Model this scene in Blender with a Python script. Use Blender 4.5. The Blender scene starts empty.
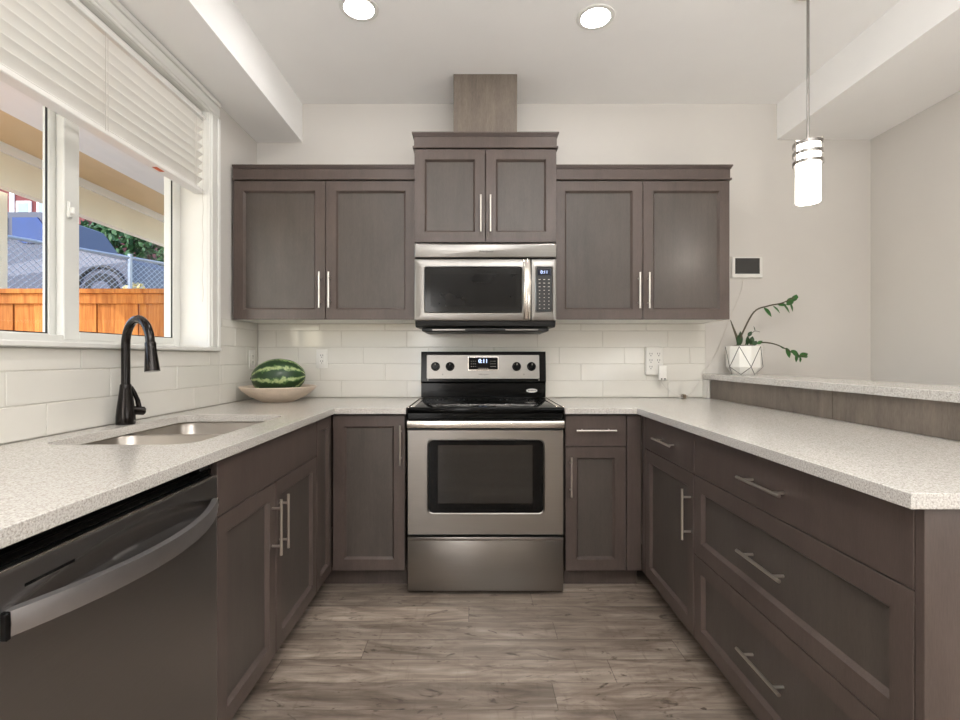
import bpy, bmesh, math, random
from mathutils import Vector, Matrix, noise as mnoise
PI = math.pi
SC = bpy.context.scene
COL = SC.collection
random.seed(7)

# ------------------------------------------------------------------ camera
cd = bpy.data.cameras.new('camera')
cd.sensor_width = 36.0
cd.lens = 36.0 * 491.0 / 960.0
cd.shift_x = 5.5 / 960.0
cd.shift_y = -2.5 / 960.0
cd.clip_start = 0.05
cd.clip_end = 200
cam = bpy.data.objects.new('camera', cd)
cam.location = (0, 0, 1.163)
cam.rotation_euler = (PI / 2, 0, 0)
COL.objects.link(cam)
SC.camera = cam

# ------------------------------------------------------------------ world, sun, large lights, exposure
W = bpy.data.worlds.new('world')
SC.world = W
W.use_nodes = True
wn = W.node_tree
wn.nodes.clear()
wo = wn.nodes.new('ShaderNodeOutputWorld')
wb = wn.nodes.new('ShaderNodeBackground')
ws = wn.nodes.new('ShaderNodeTexSky')
ws.sky_type = 'NISHITA'
ws.sun_disc = False
ws.sun_elevation = math.radians(42)
ws.sun_rotation = math.radians(200)
wb.inputs['Strength'].default_value = 0.75
wn.links.new(ws.outputs[0], wb.inputs['Color'])
wn.links.new(wb.outputs[0], wo.inputs['Surface'])

def lamp(name, kind, loc, rot, energy, color=(1, 1, 1), size=None, size_y=None, shape=None, angle=None):
    l = bpy.data.lights.new(name, kind)
    l.energy = energy
    l.color = color
    if kind == 'AREA':
        l.shape = shape or 'RECTANGLE'
        l.size = size
        if size_y: l.size_y = size_y
    if angle is not None: l.angle = angle
    o = bpy.data.objects.new(name, l)
    o.location = loc
    o.rotation_euler = rot
    COL.objects.link(o)
    return o

# sunlight: comes from behind the camera over the roof, onto the yard
d = Vector((0.58, 0.62, -0.53)).normalized()
sun = lamp('sun', 'SUN', (0, -10, 12), (0, 0, 0), 2.6, (1.0, 0.95, 0.86), angle=0.01)
sun.rotation_euler = d.to_track_quat('-Z', 'Y').to_euler()
# daylight of the living room windows behind the camera, then an added side fill
lamp('rear_daylight', 'AREA', (-0.93, -3.5, 1.25), (PI / 2, 0, 0), 30, (1.0, 0.98, 0.96), 0.5, 2.1)
lamp('side_fill', 'AREA', (2.44, -1.2, 1.30), (PI / 2 + 0.75, 0, PI / 2), 55, (0.97, 0.985, 1.0), 2.4, 1.7)  # unseen soft fill added on the right, tilted up for ceiling and walls
# unseen uplight added behind the camera to brighten the ceiling
lamp('ceiling_fill', 'AREA', (0.5, -0.75, 1.85), (PI, 0, 0), 150, (0.98, 0.99, 1.0), 1.0, 1.0)

SC.view_settings.view_transform = 'Standard'
SC.view_settings.look = 'None'
SC.view_settings.gamma = 1.0
SC.view_settings.exposure = -0.18
SC.view_settings.use_curve_mapping = False
SC.cycles.use_denoising = True
SC.cycles.max_bounces = 10
SC.cycles.diffuse_bounces = 6
SC.cycles.glossy_bounces = 4
SC.cycles.transparent_max_bounces = 12
SC.cycles.sample_clamp_indirect = 6.0

# ------------------------------------------------------------------ material helpers
def lin(c):
    r = []
    for v in c:
        v = v / 255.0
        r.append(v / 12.92 if v <= 0.04045 else ((v + 0.055) / 1.055) ** 2.4)
    return (r[0], r[1], r[2], 1.0)

class NT:
    def __init__(s, name):
        s.m = bpy.data.materials.new(name)
        s.m.use_nodes = True
        s.t = s.m.node_tree
        s.t.nodes.clear()
        s.out = s.t.nodes.new('ShaderNodeOutputMaterial')
        s.b = s.t.nodes.new('ShaderNodeBsdfPrincipled')
        s.t.links.new(s.b.outputs[0], s.out.inputs['Surface'])
        s.tc = s.t.nodes.new('ShaderNodeTexCoord')
    def n(s, kind, **kw):
        x = s.t.nodes.new(kind)
        for k, v in kw.items(): setattr(x, k, v)
        return x
    def l(s, a, b): s.t.links.new(a, b)
    def math(s, op, a, b=None, c=None):
        x = s.n('ShaderNodeMath', operation=op)
        for i, v in enumerate((a, b, c)):
            if v is None: continue
            if isinstance(v, (int, float)): x.inputs[i].default_value = v
            else: s.l(v, x.inputs[i])
        return x.outputs[0]
    def comb(s, x, y, z):
        c = s.n('ShaderNodeCombineXYZ')
        for i, v in enumerate((x, y, z)):
            if isinstance(v, (int, float)): c.inputs[i].default_value = v
            else: s.l(v, c.inputs[i])
        return c.outputs[0]
    def noise(s, vec=None, scale=5, detail=4, rough=0.55, dist=0.0, mapscale=None):
        x = s.n('ShaderNodeTexNoise')
        x.inputs['Scale'].default_value = scale
        x.inputs['Detail'].default_value = detail
        x.inputs['Roughness'].default_value = rough
        x.inputs['Distortion'].default_value = dist
        v = vec if vec is not None else s.tc.outputs['Object']
        if mapscale:
            mp = s.n('ShaderNodeMapping')
            mp.inputs['Scale'].default_value = mapscale
            s.l(v, mp.inputs['Vector'])
            v = mp.outputs[0]
        s.l(v, x.inputs['Vector'])
        return x.outputs[0]
    def ramp(s, fac, stops, interp='LINEAR'):
        r = s.n('ShaderNodeValToRGB')
        r.color_ramp.interpolation = interp
        e = r.color_ramp.elements
        while len(e) < len(stops): e.new(0.5)
        for i, (p, c) in enumerate(stops):
            e[i].position = p
            e[i].color = c
        s.l(fac, r.inputs[0])
        return r.outputs[0]
    def mix(s, fac, a, b, mode='MIX'):
        x = s.n('ShaderNodeMix', data_type='RGBA', blend_type=mode)
        for i, v in ((0, fac), (6, a), (7, b)):
            if isinstance(v, (int, float, tuple)): x.inputs[i].default_value = v
            else: s.l(v, x.inputs[i])
        return x.outputs[2]
    def bump(s, h, strength=0.2, dist=0.002):
        b = s.n('ShaderNodeBump')
        b.inputs['Strength'].default_value = strength
        b.inputs['Distance'].default_value = dist
        s.l(h, b.inputs['Height'])
        s.l(b.outputs[0], s.b.inputs['Normal'])
    def set(s, **kw):
        names = {'color': 'Base Color', 'rough': 'Roughness', 'metal': 'Metallic', 'spec': 'Specular IOR Level', 'coat': 'Coat Weight', 'coat_rough': 'Coat Roughness', 'aniso': 'Anisotropic'}
        for k, v in kw.items():
            i = s.b.inputs[names[k]]
            if isinstance(v, (int, float, tuple)): i.default_value = v
            else: s.l(v, i)
        return s

def pm(name, rgb, rough=0.5, metal=0.0, ns=30, amt=0.06, spec=0.5, bump=0.0, mapscale=None, coat=0.0):
    t = NT(name)
    c = lin(rgb)
    lo = tuple(max(0, v * (1 - amt)) for v in c[:3]) + (1,)
    hi = tuple(min(1, v * (1 + amt)) for v in c[:3]) + (1,)
    f = t.noise(scale=ns, detail=3, mapscale=mapscale)
    t.set(color=t.ramp(f, [(0.3, lo), (0.7, hi)]), rough=rough, metal=metal, spec=spec, coat=coat)
    if bump: t.bump(f, bump, 0.001)
    return t.m

def emit_mat(name, rgb, strength, base=(255, 255, 255)):
    t = NT(name)
    t.set(color=lin(base), rough=0.4)
    t.b.inputs['Emission Color'].default_value = lin(rgb)
    t.b.inputs['Emission Strength'].default_value = strength
    return t.m

def wood_mat(name, rgb, rough=0.36, seed=0.0, contrast=1.0):
    t = NT(name)
    info = t.n('ShaderNodeObjectInfo')
    sh = t.math('MULTIPLY', info.outputs['Random'], 13.0)
    add = t.n('ShaderNodeVectorMath', operation='ADD')
    t.l(t.tc.outputs['Object'], add.inputs[0])
    t.l(t.comb(sh, sh, sh), add.inputs[1])
    v = add.outputs[0]
    grain = t.noise(v, 1.0, 5, 0.6, 0.3, (60, 60, 3.0))
    blot = t.noise(v, 1.0, 4, 0.6, 0.5, (9, 9, 3.2))
    fine = t.noise(v, 1.0, 2, 0.7, 0.0, (420, 420, 40))
    f = t.math('ADD', t.math('MULTIPLY', grain, 0.22), t.math('ADD', t.math('MULTIPLY', blot, 0.43), t.math('MULTIPLY', fine, 0.35)))
    c = lin(rgb)
    k = 0.36 * contrast
    lo = tuple(v_ * (1 - k) for v_ in c[:3]) + (1,)
    hi = tuple(v_ * (1 + k) for v_ in c[:3]) + (1,)
    t.set(color=t.ramp(f, [(0.32, lo), (0.68, hi)]), rough=rough, spec=0.45)
    t.bump(fine, 0.05, 0.001)
    return t.m

def steel_mat(name, rgb, rough=0.3, axis=0, amt=0.025):
    t = NT(name)
    sc = [500, 500, 500]
    sc[axis] = 4
    f = t.noise(scale=1.0, detail=3, mapscale=tuple(sc))
    c = lin(rgb)
    lo = tuple(v * (1 - amt) for v in c[:3]) + (1,)
    hi = tuple(min(1, v * (1 + amt)) for v in c[:3]) + (1,)
    t.set(color=t.ramp(f, [(0.3, lo), (0.7, hi)]), metal=1.0)
    t.l(t.math('MULTIPLY_ADD', f, 0.02, rough - 0.01), t.b.inputs['Roughness'])
    return t.m

def quartz_mat():
    t = NT('quartz_counter')
    v = t.tc.outputs['Object']
    a = t.noise(v, 260, 2, 0.6)
    b = t.noise(v, 520, 2, 0.6)
    blot = t.noise(v, 7, 3, 0.5)
    vo = t.n('ShaderNodeTexVoronoi')
    vo.inputs['Scale'].default_value = 190
    t.l(v, vo.inputs['Vector'])
    base = t.ramp(a, [(0.34, lin((162, 156, 149))), (0.47, lin((194, 190, 184))), (0.62, lin((211, 208, 203)))])
    base = t.mix(t.ramp(b, [(0.62, (0, 0, 0, 1)), (0.70, (1, 1, 1, 1))]), base, lin((128, 114, 100)))
    base = t.mix(t.ramp(vo.outputs['Distance'], [(0.10, (1, 1, 1, 1)), (0.2, (0, 0, 0, 1))]), base, lin((238, 234, 226)))
    base = t.mix(t.math('MULTIPLY', blot, 0.10), base, lin((190, 178, 162)))
    t.set(color=base, rough=0.16, spec=0.5)
    return t.m

def floor_mat():
    t = NT('laminate_planks')
    sp = t.n('ShaderNodeSeparateXYZ')
    t.l(t.tc.outputs['Object'], sp.inputs[0])
    x, y = sp.outputs[0], sp.outputs[1]
    pw, pl = 0.135, 1.25
    ry = t.math('DIVIDE', y, pw)
    row = t.math('FLOOR', ry)
    w1 = t.n('ShaderNodeTexWhiteNoise', noise_dimensions='1D')
    t.l(row, w1.inputs['W'])
    u = t.math('ADD', t.math('DIVIDE', x, pl), t.math('MULTIPLY', w1.outputs['Value'], 7.0))
    pid = t.math('FLOOR', u)
    w2 = t.n('ShaderNodeTexWhiteNoise', noise_dimensions='2D')
    t.l(t.comb(pid, row, 0), w2.inputs['Vector'])
    tone = w2.outputs['Value']
    off = t.math('MULTIPLY', tone, 37.0)
    grain = t.noise(t.comb(t.math('MULTIPLY_ADD', x, 2.2, off), t.math('MULTIPLY', y, 34.0), off), 1.0, 7, 0.62, 0.5)
    wave = t.noise(t.comb(t.math('MULTIPLY_ADD', x, 2.6, off), t.math('MULTIPLY', y, 11.0), off), 1.0, 4, 0.6, 1.8)
    knot = t.noise(t.comb(t.math('MULTIPLY_ADD', x, 5.5, off), t.math('MULTIPLY', y, 13.0), off), 1.0, 3, 0.6, 3.0)
    saw = t.noise(t.comb(t.math('MULTIPLY_ADD', x, 55.0, off), t.math('MULTIPLY', y, 7.0), off), 1.0, 2, 0.5)
    f = t.math('ADD', t.math('MULTIPLY', grain, 0.45), t.math('MULTIPLY', wave, 0.55))
    col = t.ramp(f, [(0.30, lin((92, 79, 70))), (0.45, lin((128, 115, 104))), (0.57, lin((156, 143, 131))), (0.70, lin((184, 172, 160)))])
    col = t.mix(t.ramp(knot, [(0.60, (0, 0, 0, 1)), (0.72, (0.85, 0.85, 0.85, 1))]), col, lin((72, 59, 51)))
    col = t.mix(t.ramp(saw, [(0.62, (0, 0, 0, 1)), (0.80, (0.35, 0.35, 0.35, 1))]), col, lin((96, 80, 70)))
    tn = t.ramp(tone, [(0.0, (0.66, 0.65, 0.64, 1)), (0.7, (1, 0.99, 0.98, 1)), (1.0, (1.32, 1.32, 1.31, 1))])
    col = t.mix(1.0, col, tn, 'MULTIPLY')
    fy = t.math('FRACT', ry)
    ey = t.math('MINIMUM', fy, t.math('SUBTRACT', 1.0, fy))
    fx = t.math('FRACT', u)
    ex = t.math('MINIMUM', fx, t.math('SUBTRACT', 1.0, fx))
    gy = t.math('LESS_THAN', ey, 0.010)
    gx = t.math('LESS_THAN', ex, 0.0011)
    g = t.math('MAXIMUM', gy, gx)
    col = t.mix(t.math('MULTIPLY', g, 0.6), col, lin((52, 42, 36)))
    t.set(color=col, spec=0.45)
    t.l(t.math('MULTIPLY_ADD', grain, 0.2, 0.24), t.b.inputs['Roughness'])
    t.bump(t.math('SUBTRACT', t.math('MULTIPLY', grain, 0.3), g), 0.25, 0.001)
    return t.m

def glass_mat(name='window_glass', tint=(1, 1, 1, 1)):
    t = NT(name)
    t.t.nodes.remove(t.b)
    tr = t.n('ShaderNodeBsdfTransparent')
    tr.inputs[0].default_value = tint
    gl = t.n('ShaderNodeBsdfGlossy')
    gl.inputs['Roughness'].default_value = 0.02
    lw = t.n('ShaderNodeLayerWeight')
    lw.inputs['Blend'].default_value = 0.5
    fac = t.math('MULTIPLY_ADD', t.math('POWER', lw.outputs['Facing'], 5.0), 0.35, 0.012)
    mx = t.n('ShaderNodeMixShader')
    t.l(fac, mx.inputs[0])
    t.l(tr.outputs[0], mx.inputs[1])
    t.l(gl.outputs[0], mx.inputs[2])
    t.l(mx.outputs[0], t.out.inputs['Surface'])
    return t.m

def melon_mat():
    t = NT('watermelon_rind')
    sp = t.n('ShaderNodeSeparateXYZ')
    t.l(t.tc.outputs['Object'], sp.inputs[0])
    ang = t.math('ARCTAN2', sp.outputs[1], sp.outputs[2])
    nz = t.noise(scale=26, detail=5, rough=0.65)
    nz2 = t.noise(scale=60, detail=3, rough=0.6)
    a = t.math('ADD', t.math('MULTIPLY', ang, 9.0), t.math('MULTIPLY', t.math('SUBTRACT', nz, 0.5), 4.6))
    s = t.math('ADD', t.math('SINE', a), t.math('MULTIPLY', t.math('SUBTRACT', nz2, 0.5), 2.8))
    s = t.math('MULTIPLY_ADD', s, 0.35, 0.5)
    col = t.ramp(s, [(0.52, lin((28, 56, 26))), (0.66, lin((66, 100, 50))), (0.88, lin((164, 178, 126)))])
    t.set(color=col, rough=0.34, spec=0.5)
    return t.m

M = {}
M['wall'] = pm('wall_paint', (209, 205, 199), 0.75, ns=3, amt=0.012, spec=0.2)
M['ceil'] = pm('ceiling_paint', (246, 245, 243), 0.85, ns=3, amt=0.012, spec=0.15)
M['white'] = pm('white_trim_paint', (226, 225, 220), 0.4, ns=8, amt=0.012)
M['vinyl'] = pm('white_vinyl', (224, 224, 219), 0.35, ns=8, amt=0.012)
M['blind'] = pm('blind_slat_white', (238, 236, 231), 0.5, ns=8, amt=0.015)
M['plastic'] = pm('white_plastic', (228, 226, 220), 0.35, ns=10, amt=0.01)
M['tile'] = pm('glazed_tile', (222, 219, 211), 0.12, ns=2.5, amt=0.03, spec=0.5)
M['grout'] = pm('tile_grout', (204, 200, 191), 0.9, ns=80, amt=0.05)
M['wood'] = wood_mat('stained_maple', (80, 69, 64), 0.34, contrast=0.75)
M['woodpanel'] = wood_mat('stained_maple_panel', (75, 68, 63), 0.36, contrast=0.75)
M['woodraw'] = wood_mat('stained_oak_panel', (108, 98, 88), 0.5, contrast=1.3)
M['dark'] = pm('dark_interior', (34, 29, 26), 0.8)
M['quartz'] = quartz_mat()
M['floor'] = floor_mat()
M['steel'] = steel_mat('brushed_steel', (140, 137, 133), 0.28, 0)
M['steelrange'] = steel_mat('range_steel', (150, 146, 142), 0.28, 0)
M['steelpol'] = steel_mat('bright_steel', (214, 208, 200), 0.24, 0)
M['steeldark'] = steel_mat('dark_brushed_steel', (150, 148, 147), 0.34, 0)
M['nickel'] = pm('satin_nickel', (214, 208, 200), 0.30, metal=1.0, ns=40, amt=0.02)
M['steelhandle'] = pm('satin_handle_steel', (176, 174, 175), 0.40, metal=1.0, ns=40, amt=0.02)
M['sinksteel'] = steel_mat('sink_steel', (190, 183, 174), 0.33, 0)
M['black'] = pm('black_enamel', (9, 9, 9), 0.12, ns=20, amt=0.1, spec=0.14)
M['blackmat'] = pm('black_plastic', (16, 16, 16), 0.45, ns=20, amt=0.1)
M['ovenglass'] = pm('oven_window_glass', (30, 28, 26), 0.06, ns=6, amt=0.1)
M['mwglass'] = pm('microwave_window_glass', (27, 26, 24), 0.10, ns=6, amt=0.1, spec=0.25)
M['mwglass_in'] = pm('microwave_window_screen', (18, 17, 16), 0.14, ns=6, amt=0.1, spec=0.2)
M['faucet'] = pm('oil_rubbed_black', (34, 30, 28), 0.17, metal=0.6, ns=40, amt=0.15)
M['melon'] = melon_mat()
M['bowl'] = pm('beige_stoneware', (206, 190, 172), 0.5, ns=30, amt=0.06)
M['pot'] = pm('white_ceramic', (236, 234, 228), 0.35, ns=15, amt=0.02)
M['potline'] = pm('charcoal_line', (60, 58, 56), 0.6)
M['soil'] = pm('potting_soil', (70, 44, 34), 0.95, ns=120, amt=0.4)
M['leaf'] = pm('glossy_leaf', (44, 92, 36), 0.3, ns=30, amt=0.3)
M['leafdark'] = pm('dark_leaf', (38, 66, 34), 0.35, ns=30, amt=0.3)
M['stem'] = pm('plant_stem', (72, 66, 44), 0.5, ns=30, amt=0.2)
M['cord'] = pm('white_cord', (205, 200, 192), 0.5)
M['screen'] = pm('dark_screen', (58, 57, 56), 0.12, ns=4, amt=0.15)
M['text'] = pm('dark_lettering', (60, 55, 52), 0.5)
M['textlight'] = pm('light_lettering', (190, 184, 174), 0.5)
M['digit'] = emit_mat('display_digits', (170, 200, 255), 3.0)
M['digitblue'] = emit_mat('display_digits_blue', (90, 150, 235), 1.6)
M['mwdisp'] = pm('microwave_display', (14, 22, 44), 0.1)
M['badge'] = pm('white_badge', (225, 222, 216), 0.3)
M['shade'] = emit_mat('lit_opal_glass', (255, 250, 242), 10.0)
M['lens'] = emit_mat('lit_lens', (255, 252, 249), 130.0)
M['orange'] = pm('orange_sticker', (200, 92, 48), 0.5)
M['cedar'] = None
M['glass'] = glass_mat()

# ------------------------------------------------------------------ mesh helpers
class MB:
    def __init__(s):
        s.bm = bmesh.new()
        s.mi = 0
    def _mark(s, faces):
        for f in faces: f.material_index = s.mi
    def box(s, x0, x1, y0, y1, z0, z1, bev=0.0, seg=1):
        t = bmesh.new()
        vs = [t.verts.new(p) for p in ((x0, y0, z0), (x1, y0, z0), (x1, y1, z0), (x0, y1, z0), (x0, y0, z1), (x1, y0, z1), (x1, y1, z1), (x0, y1, z1))]
        for f in ((3, 2, 1, 0), (4, 5, 6, 7), (0, 1, 5, 4), (1, 2, 6, 5), (2, 3, 7, 6), (3, 0, 4, 7)):
            t.faces.new([vs[i] for i in f])
        if bev > 0:
            bmesh.ops.bevel(t, geom=list(t.edges), offset=bev, segments=seg, affect='EDGES', profile=0.5)
        s.merge(t)
        return s
    def merge(s, t, mat=None):
        mp = {}
        for v in t.verts:
            co = mat @ v.co if mat else v.co
            mp[v] = s.bm.verts.new(co)
        for f in t.faces:
            try:
                nf = s.bm.faces.new([mp[v] for v in f.verts])
                nf.material_index = s.mi
            except ValueError:
                pass
        t.free()
    def ring_loft(s, rings, cap0=True, cap1=True, closed=True):
        vr = [[s.bm.verts.new(p) for p in r] for r in rings]
        n = len(vr[0])
        for a, b in zip(vr, vr[1:]):
            for i in range(n if closed else n - 1):
                j = (i + 1) % n
                f = s.bm.faces.new((a[i], a[j], b[j], b[i]))
                f.material_index = s.mi
        if cap0: s.bm.faces.new(list(reversed(vr[0]))).material_index = s.mi
        if cap1: s.bm.faces.new(vr[-1]).material_index = s.mi
        return s
    def tube(s, pts, r, seg=10, cap=True):
        pts = [Vector(p) for p in pts]
        n = len(pts)
        rs = r if isinstance(r, (list, tuple)) else [r] * n
        rings = []
        up = None
        for i, p in enumerate(pts):
            if i == 0: tg = pts[1] - p
            elif i == n - 1: tg = p - pts[i - 1]
            else: tg = (pts[i + 1] - p).normalized() + (p - pts[i - 1]).normalized()
            tg.normalize()
            if up is None:
                up = Vector((0, 0, 1)) if abs(tg.z) < 0.9 else Vector((1, 0, 0))
            a = tg.cross(up)
            if a.length < 1e-6: a = tg.cross(Vector((0, 1, 0)))
            a.normalize()
            b = a.cross(tg).normalized()
            up = b
            rings.append([p + a * math.cos(2 * PI * k / seg) * rs[i] + b * math.sin(2 * PI * k / seg) * rs[i] for k in range(seg)])
        return s.ring_loft(rings, cap, cap)
    def cyl(s, p0, p1, r, seg=20): return s.tube([p0, p1], r, seg)
    def lathe(s, prof, c=(0, 0, 0), seg=32, axis='z', cap=True):
        c = Vector(c)
        rings = []
        for (r, z) in prof:
            r = max(r, 1e-4)
            ring = []
            for k in range(seg):
                a = 2 * PI * k / seg
                if axis == 'z': q = Vector((r * math.cos(a), r * math.sin(a), z))
                elif axis == 'y': q = Vector((r * math.cos(a), z, r * math.sin(a)))
                else: q = Vector((z, r * math.cos(a), r * math.sin(a)))
                ring.append(c + q)
            rings.append(ring)
        return s.ring_loft(rings, cap, cap)
    def prism(s, poly, y0, y1):
        """poly in (x, z), extruded along y"""
        return s.ring_loft([[(x, y0, z) for x, z in poly], [(x, y1, z) for x, z in poly]])
    def build(s, name, mats, parent=None, loc=(0, 0, 0), rot=(0, 0, 0), smooth=True, angle=35):
        bmesh.ops.recalc_face_normals(s.bm, faces=list(s.bm.faces))
        me = bpy.data.meshes.new(name)
        s.bm.to_mesh(me)
        s.bm.free()
        if not isinstance(mats, (list, tuple)): mats = [mats]
        for m in mats: me.materials.append(m)
        if smooth:
            for p in me.polygons: p.use_smooth = True
            try: me.set_sharp_from_angle(angle=math.radians(angle))
            except Exception: pass
        o = bpy.data.objects.new(name, me)
        o.location = loc
        o.rotation_euler = rot
        COL.objects.link(o)
        if parent: o.parent = parent
        return o

def tag(o, label=None, cat=None, group=None, kind=None):
    if label: o['label'] = label
    if cat: o['category'] = cat
    if group: o['group'] = group
    if kind: o['kind'] = kind
    return o

def thing(name, label, cat, loc=(0, 0, 0), rz=0.0, group=None, kind=None):
    o = bpy.data.objects.new(name, None)
    o.empty_display_size = 0.05
    o.location = loc
    o.rotation_euler = (0, 0, rz)
    COL.objects.link(o)
    return tag(o, label, cat, group, kind)

def rrect(x0, x1, y0, y1, r, n=6):
    pts = []
    for cx, cy, a0 in ((x1 - r, y0 + r, -PI / 2), (x1 - r, y1 - r, 0), (x0 + r, y1 - r, PI / 2), (x0 + r, y0 + r, PI)):
        for i in range(n + 1):
            a = a0 + PI / 2 * i / n
            pts.append((cx + r * math.cos(a), cy + r * math.sin(a)))
    return pts

def text_obj(name, body, size, mat, parent, loc, rot=(PI / 2, 0, 0), shear=0.0, extrude=0.0006):
    cu = bpy.data.curves.new(name, 'FONT')
    cu.body = body
    cu.size = size
    cu.align_x = 'CENTER'
    cu.align_y = 'CENTER'
    cu.shear = shear
    cu.extrude = extrude
    tmp = bpy.data.objects.new(name, cu)
    COL.objects.link(tmp)
    dg = bpy.context.evaluated_depsgraph_get()
    dg.update()
    me = bpy.data.meshes.new_from_object(tmp.evaluated_get(dg))
    COL.objects.unlink(tmp)
    bpy.data.objects.remove(tmp)
    me.materials.clear()
    me.materials.append(mat)
    o = bpy.data.objects.new(name, me)
    o.location = loc
    o.rotation_euler = rot
    COL.objects.link(o)
    if parent: o.parent = parent
    return o

def slab_curve(name, outer, holes, z0, z1, mat, bev=0.002):
    cu = bpy.data.curves.new(name, 'CURVE')
    cu.dimensions = '2D'
    cu.fill_mode = 'BOTH'
    for poly in [outer] + holes:
        sp = cu.splines.new('POLY')
        sp.points.add(len(poly) - 1)
        for p, (x, y) in zip(sp.points, poly): p.co = (x, y, 0, 1)
        sp.use_cyclic_u = True
    cu.extrude = (z1 - z0) / 2 - bev
    cu.bevel_depth = bev
    cu.offset = -bev
    cu.bevel_resolution = 1
    tmp = bpy.data.objects.new(name, cu)
    COL.objects.link(tmp)
    dg = bpy.context.evaluated_depsgraph_get()
    dg.update()
    me = bpy.data.meshes.new_from_object(tmp.evaluated_get(dg))
    COL.objects.unlink(tmp)
    bpy.data.objects.remove(tmp)
    for v in me.vertices: v.co.z += (z0 + z1) / 2
    for p in me.polygons: p.use_smooth = False
    me.materials.clear()
    me.materials.append(mat)
    o = bpy.data.objects.new(name, me)
    COL.objects.link(o)
    return o

# ------------------------------------------------------------------ dimensions
XL, XR, YB, YR = -1.355, 2.47, 3.06, -3.6      # left wall, right wall, back wall, rear wall
ZC = 2.743
ZT, ZB = 0.914, 0.884                           # countertop top and underside
WO = (1.09, 2.49, 1.215, 2.41)                  # window opening y0 y1 z0 z1
WT = 0.20                                       # wall thickness

# ------------------------------------------------------------------ setting
b = MB(); b.box(XL - WT, XR + 0.1, YR - 0.1, YB + 0.1, -0.06, 0.0)
tag(b.build('floor', M['floor'], smooth=False), 'grey brown laminate plank floor', 'floor', kind='structure')
b = MB(); b.box(XL - WT, XR + 0.1, YR - 0.1, YB + 0.1, ZC, ZC + 0.08)
tag(b.build('ceiling', M['ceil'], smooth=False), 'flat off white ceiling', 'ceiling', kind='structure')
b = MB(); b.box(XL - WT, XR + 0.1, YB, YB + 0.12, 0, ZC)
tag(b.build('wall_back', M['wall'], smooth=False), 'pale greige wall behind the range and upper cabinets', 'wall', kind='structure')
b = MB(); b.box(XR, XR + 0.1, YR, YB, 0, ZC)
tag(b.build('wall_right', M['wall'], smooth=False), 'plain greige wall on the right beyond the bar', 'wall', kind='structure')
b = MB(); b.box(XL - WT, XR + 0.1, YR - 0.1, YR, 0, ZC)
tag(b.build('wall_rear', M['wall'], smooth=False), 'plain wall behind the viewer', 'wall', kind='structure')
b = MB()
e_ = 0.0125
b.box(XL - WT, XL, YR, WO[0] - e_, 0, ZC)
b.box(XL - WT, XL, WO[1] + e_, YB, 0, ZC)
b.box(XL - WT, XL, WO[0] - e_, WO[1] + e_, 0, WO[2] - 0.0205)
b.box(XL - WT, XL, WO[0] - e_, WO[1] + e_, WO[3] + e_, ZC)
tag(b.build('wall_left', M['wall'], smooth=False), 'pale wall with the window above the sink', 'wall', kind='structure')
b = MB(); b.box(XL, -1.072, YR, YB, 2.503, ZC)
tag(b.build('ceiling_soffit', M['ceil'], smooth=False), 'boxed off white soffit running above the window', 'soffit', kind='structure')
b = MB(); b.box(1.885, XR, YR, YB, 2.521, ZC)
tag(b.build('ceiling_bulkhead', M['ceil'], smooth=False), 'dropped off white ceiling section on the right', 'soffit', kind='structure')
b = MB(); b.box(1.447, 1.70, 0.90, YB, 0, 1.029)
tag(b.build('wall_bar', M['wall'], smooth=False), 'half wall carrying the raised bar ledge', 'wall', kind='structure')

def tiles(name, rects, to3d, starts, axis_sign, label):
    """rects: (u0,u1,v0,v1) areas; tile rows 4x16 inch laid in thirds"""
    b = MB()
    pitch, L, g = 0.1034, 0.406, 0.0018
    for (u0, u1, v0, v1) in rects:
        b.mi = 1
        q = [to3d(u0, v0, 0.0058), to3d(u1, v0, 0.0058), to3d(u1, v1, 0.0058), to3d(u0, v1, 0.0058)]
        q2 = [to3d(u0, v0, 0.0), to3d(u1, v0, 0.0), to3d(u1, v1, 0.0), to3d(u0, v1, 0.0)]
        b.ring_loft([q2, q])
        b.mi = 0
        for r in range(8):
            a0, a1 = 0.916 + pitch * (r - 1), 0.916 + pitch * r
            if r == 0: continue
            c0, c1 = max(a0, v0), min(a1, v1)
            if c1 - c0 < 0.006: continue
            s0 = starts - 0.1353 * ((r - 1) % 3)
            k = math.floor((u0 - s0) / L)
            while s0 + k * L < u1:
                t0, t1 = max(s0 + k * L, u0), min(s0 + (k + 1) * L, u1)
                k += 1
                if t1 - t0 < 0.006: continue
                x0, x1, z0, z1 = t0 + g, t1 - g, c0 + g, c1 - g
                e = 0.0013
                R0 = [to3d(x0, z0, 0.003), to3d(x1, z0, 0.003), to3d(x1, z1, 0.003), to3d(x0, z1, 0.003)]
                R1 = [to3d(x0, z0, 0.0066), to3d(x1, z0, 0.0066), to3d(x1, z1, 0.0066), to3d(x0, z1, 0.0066)]
                R2 = [to3d(x0 + e, z0 + e, 0.008), to3d(x1 - e, z0 + e, 0.008), to3d(x1 - e, z1 - e, 0.008), to3d(x0 + e, z1 - e, 0.008)]
                b.ring_loft([R0, R1, R2], cap0=False)
    return tag(b.build(name, [M['tile'], M['grout']], smooth=False), label, 'backsplash', kind='structure')

tiles('wall_backsplash_back', [(XL + 0.009, 1.436, 0.916, 1.372)], lambda u, v, d: (u, YB - d, v), -0.827, 1, 'glossy off white subway tile behind the range')
tiles('wall_backsplash_left', [(0.5, 2.595, 0.916, 1.193), (2.597, YB - 0.009, 0.916, 1.372)], lambda u, v, d: (XL + d, u, v), 1.546, 1, 'glossy off white subway tile below the window')
b = MB(); b.box(1.4165, 1.4355, 2.99, YB - 0.010, 0.9145, 1.0275, 0.001)
tag(b.build('trim_1', M['tile']), 'narrow tile edge trim at the bar end', 'trim', kind='structure')

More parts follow.
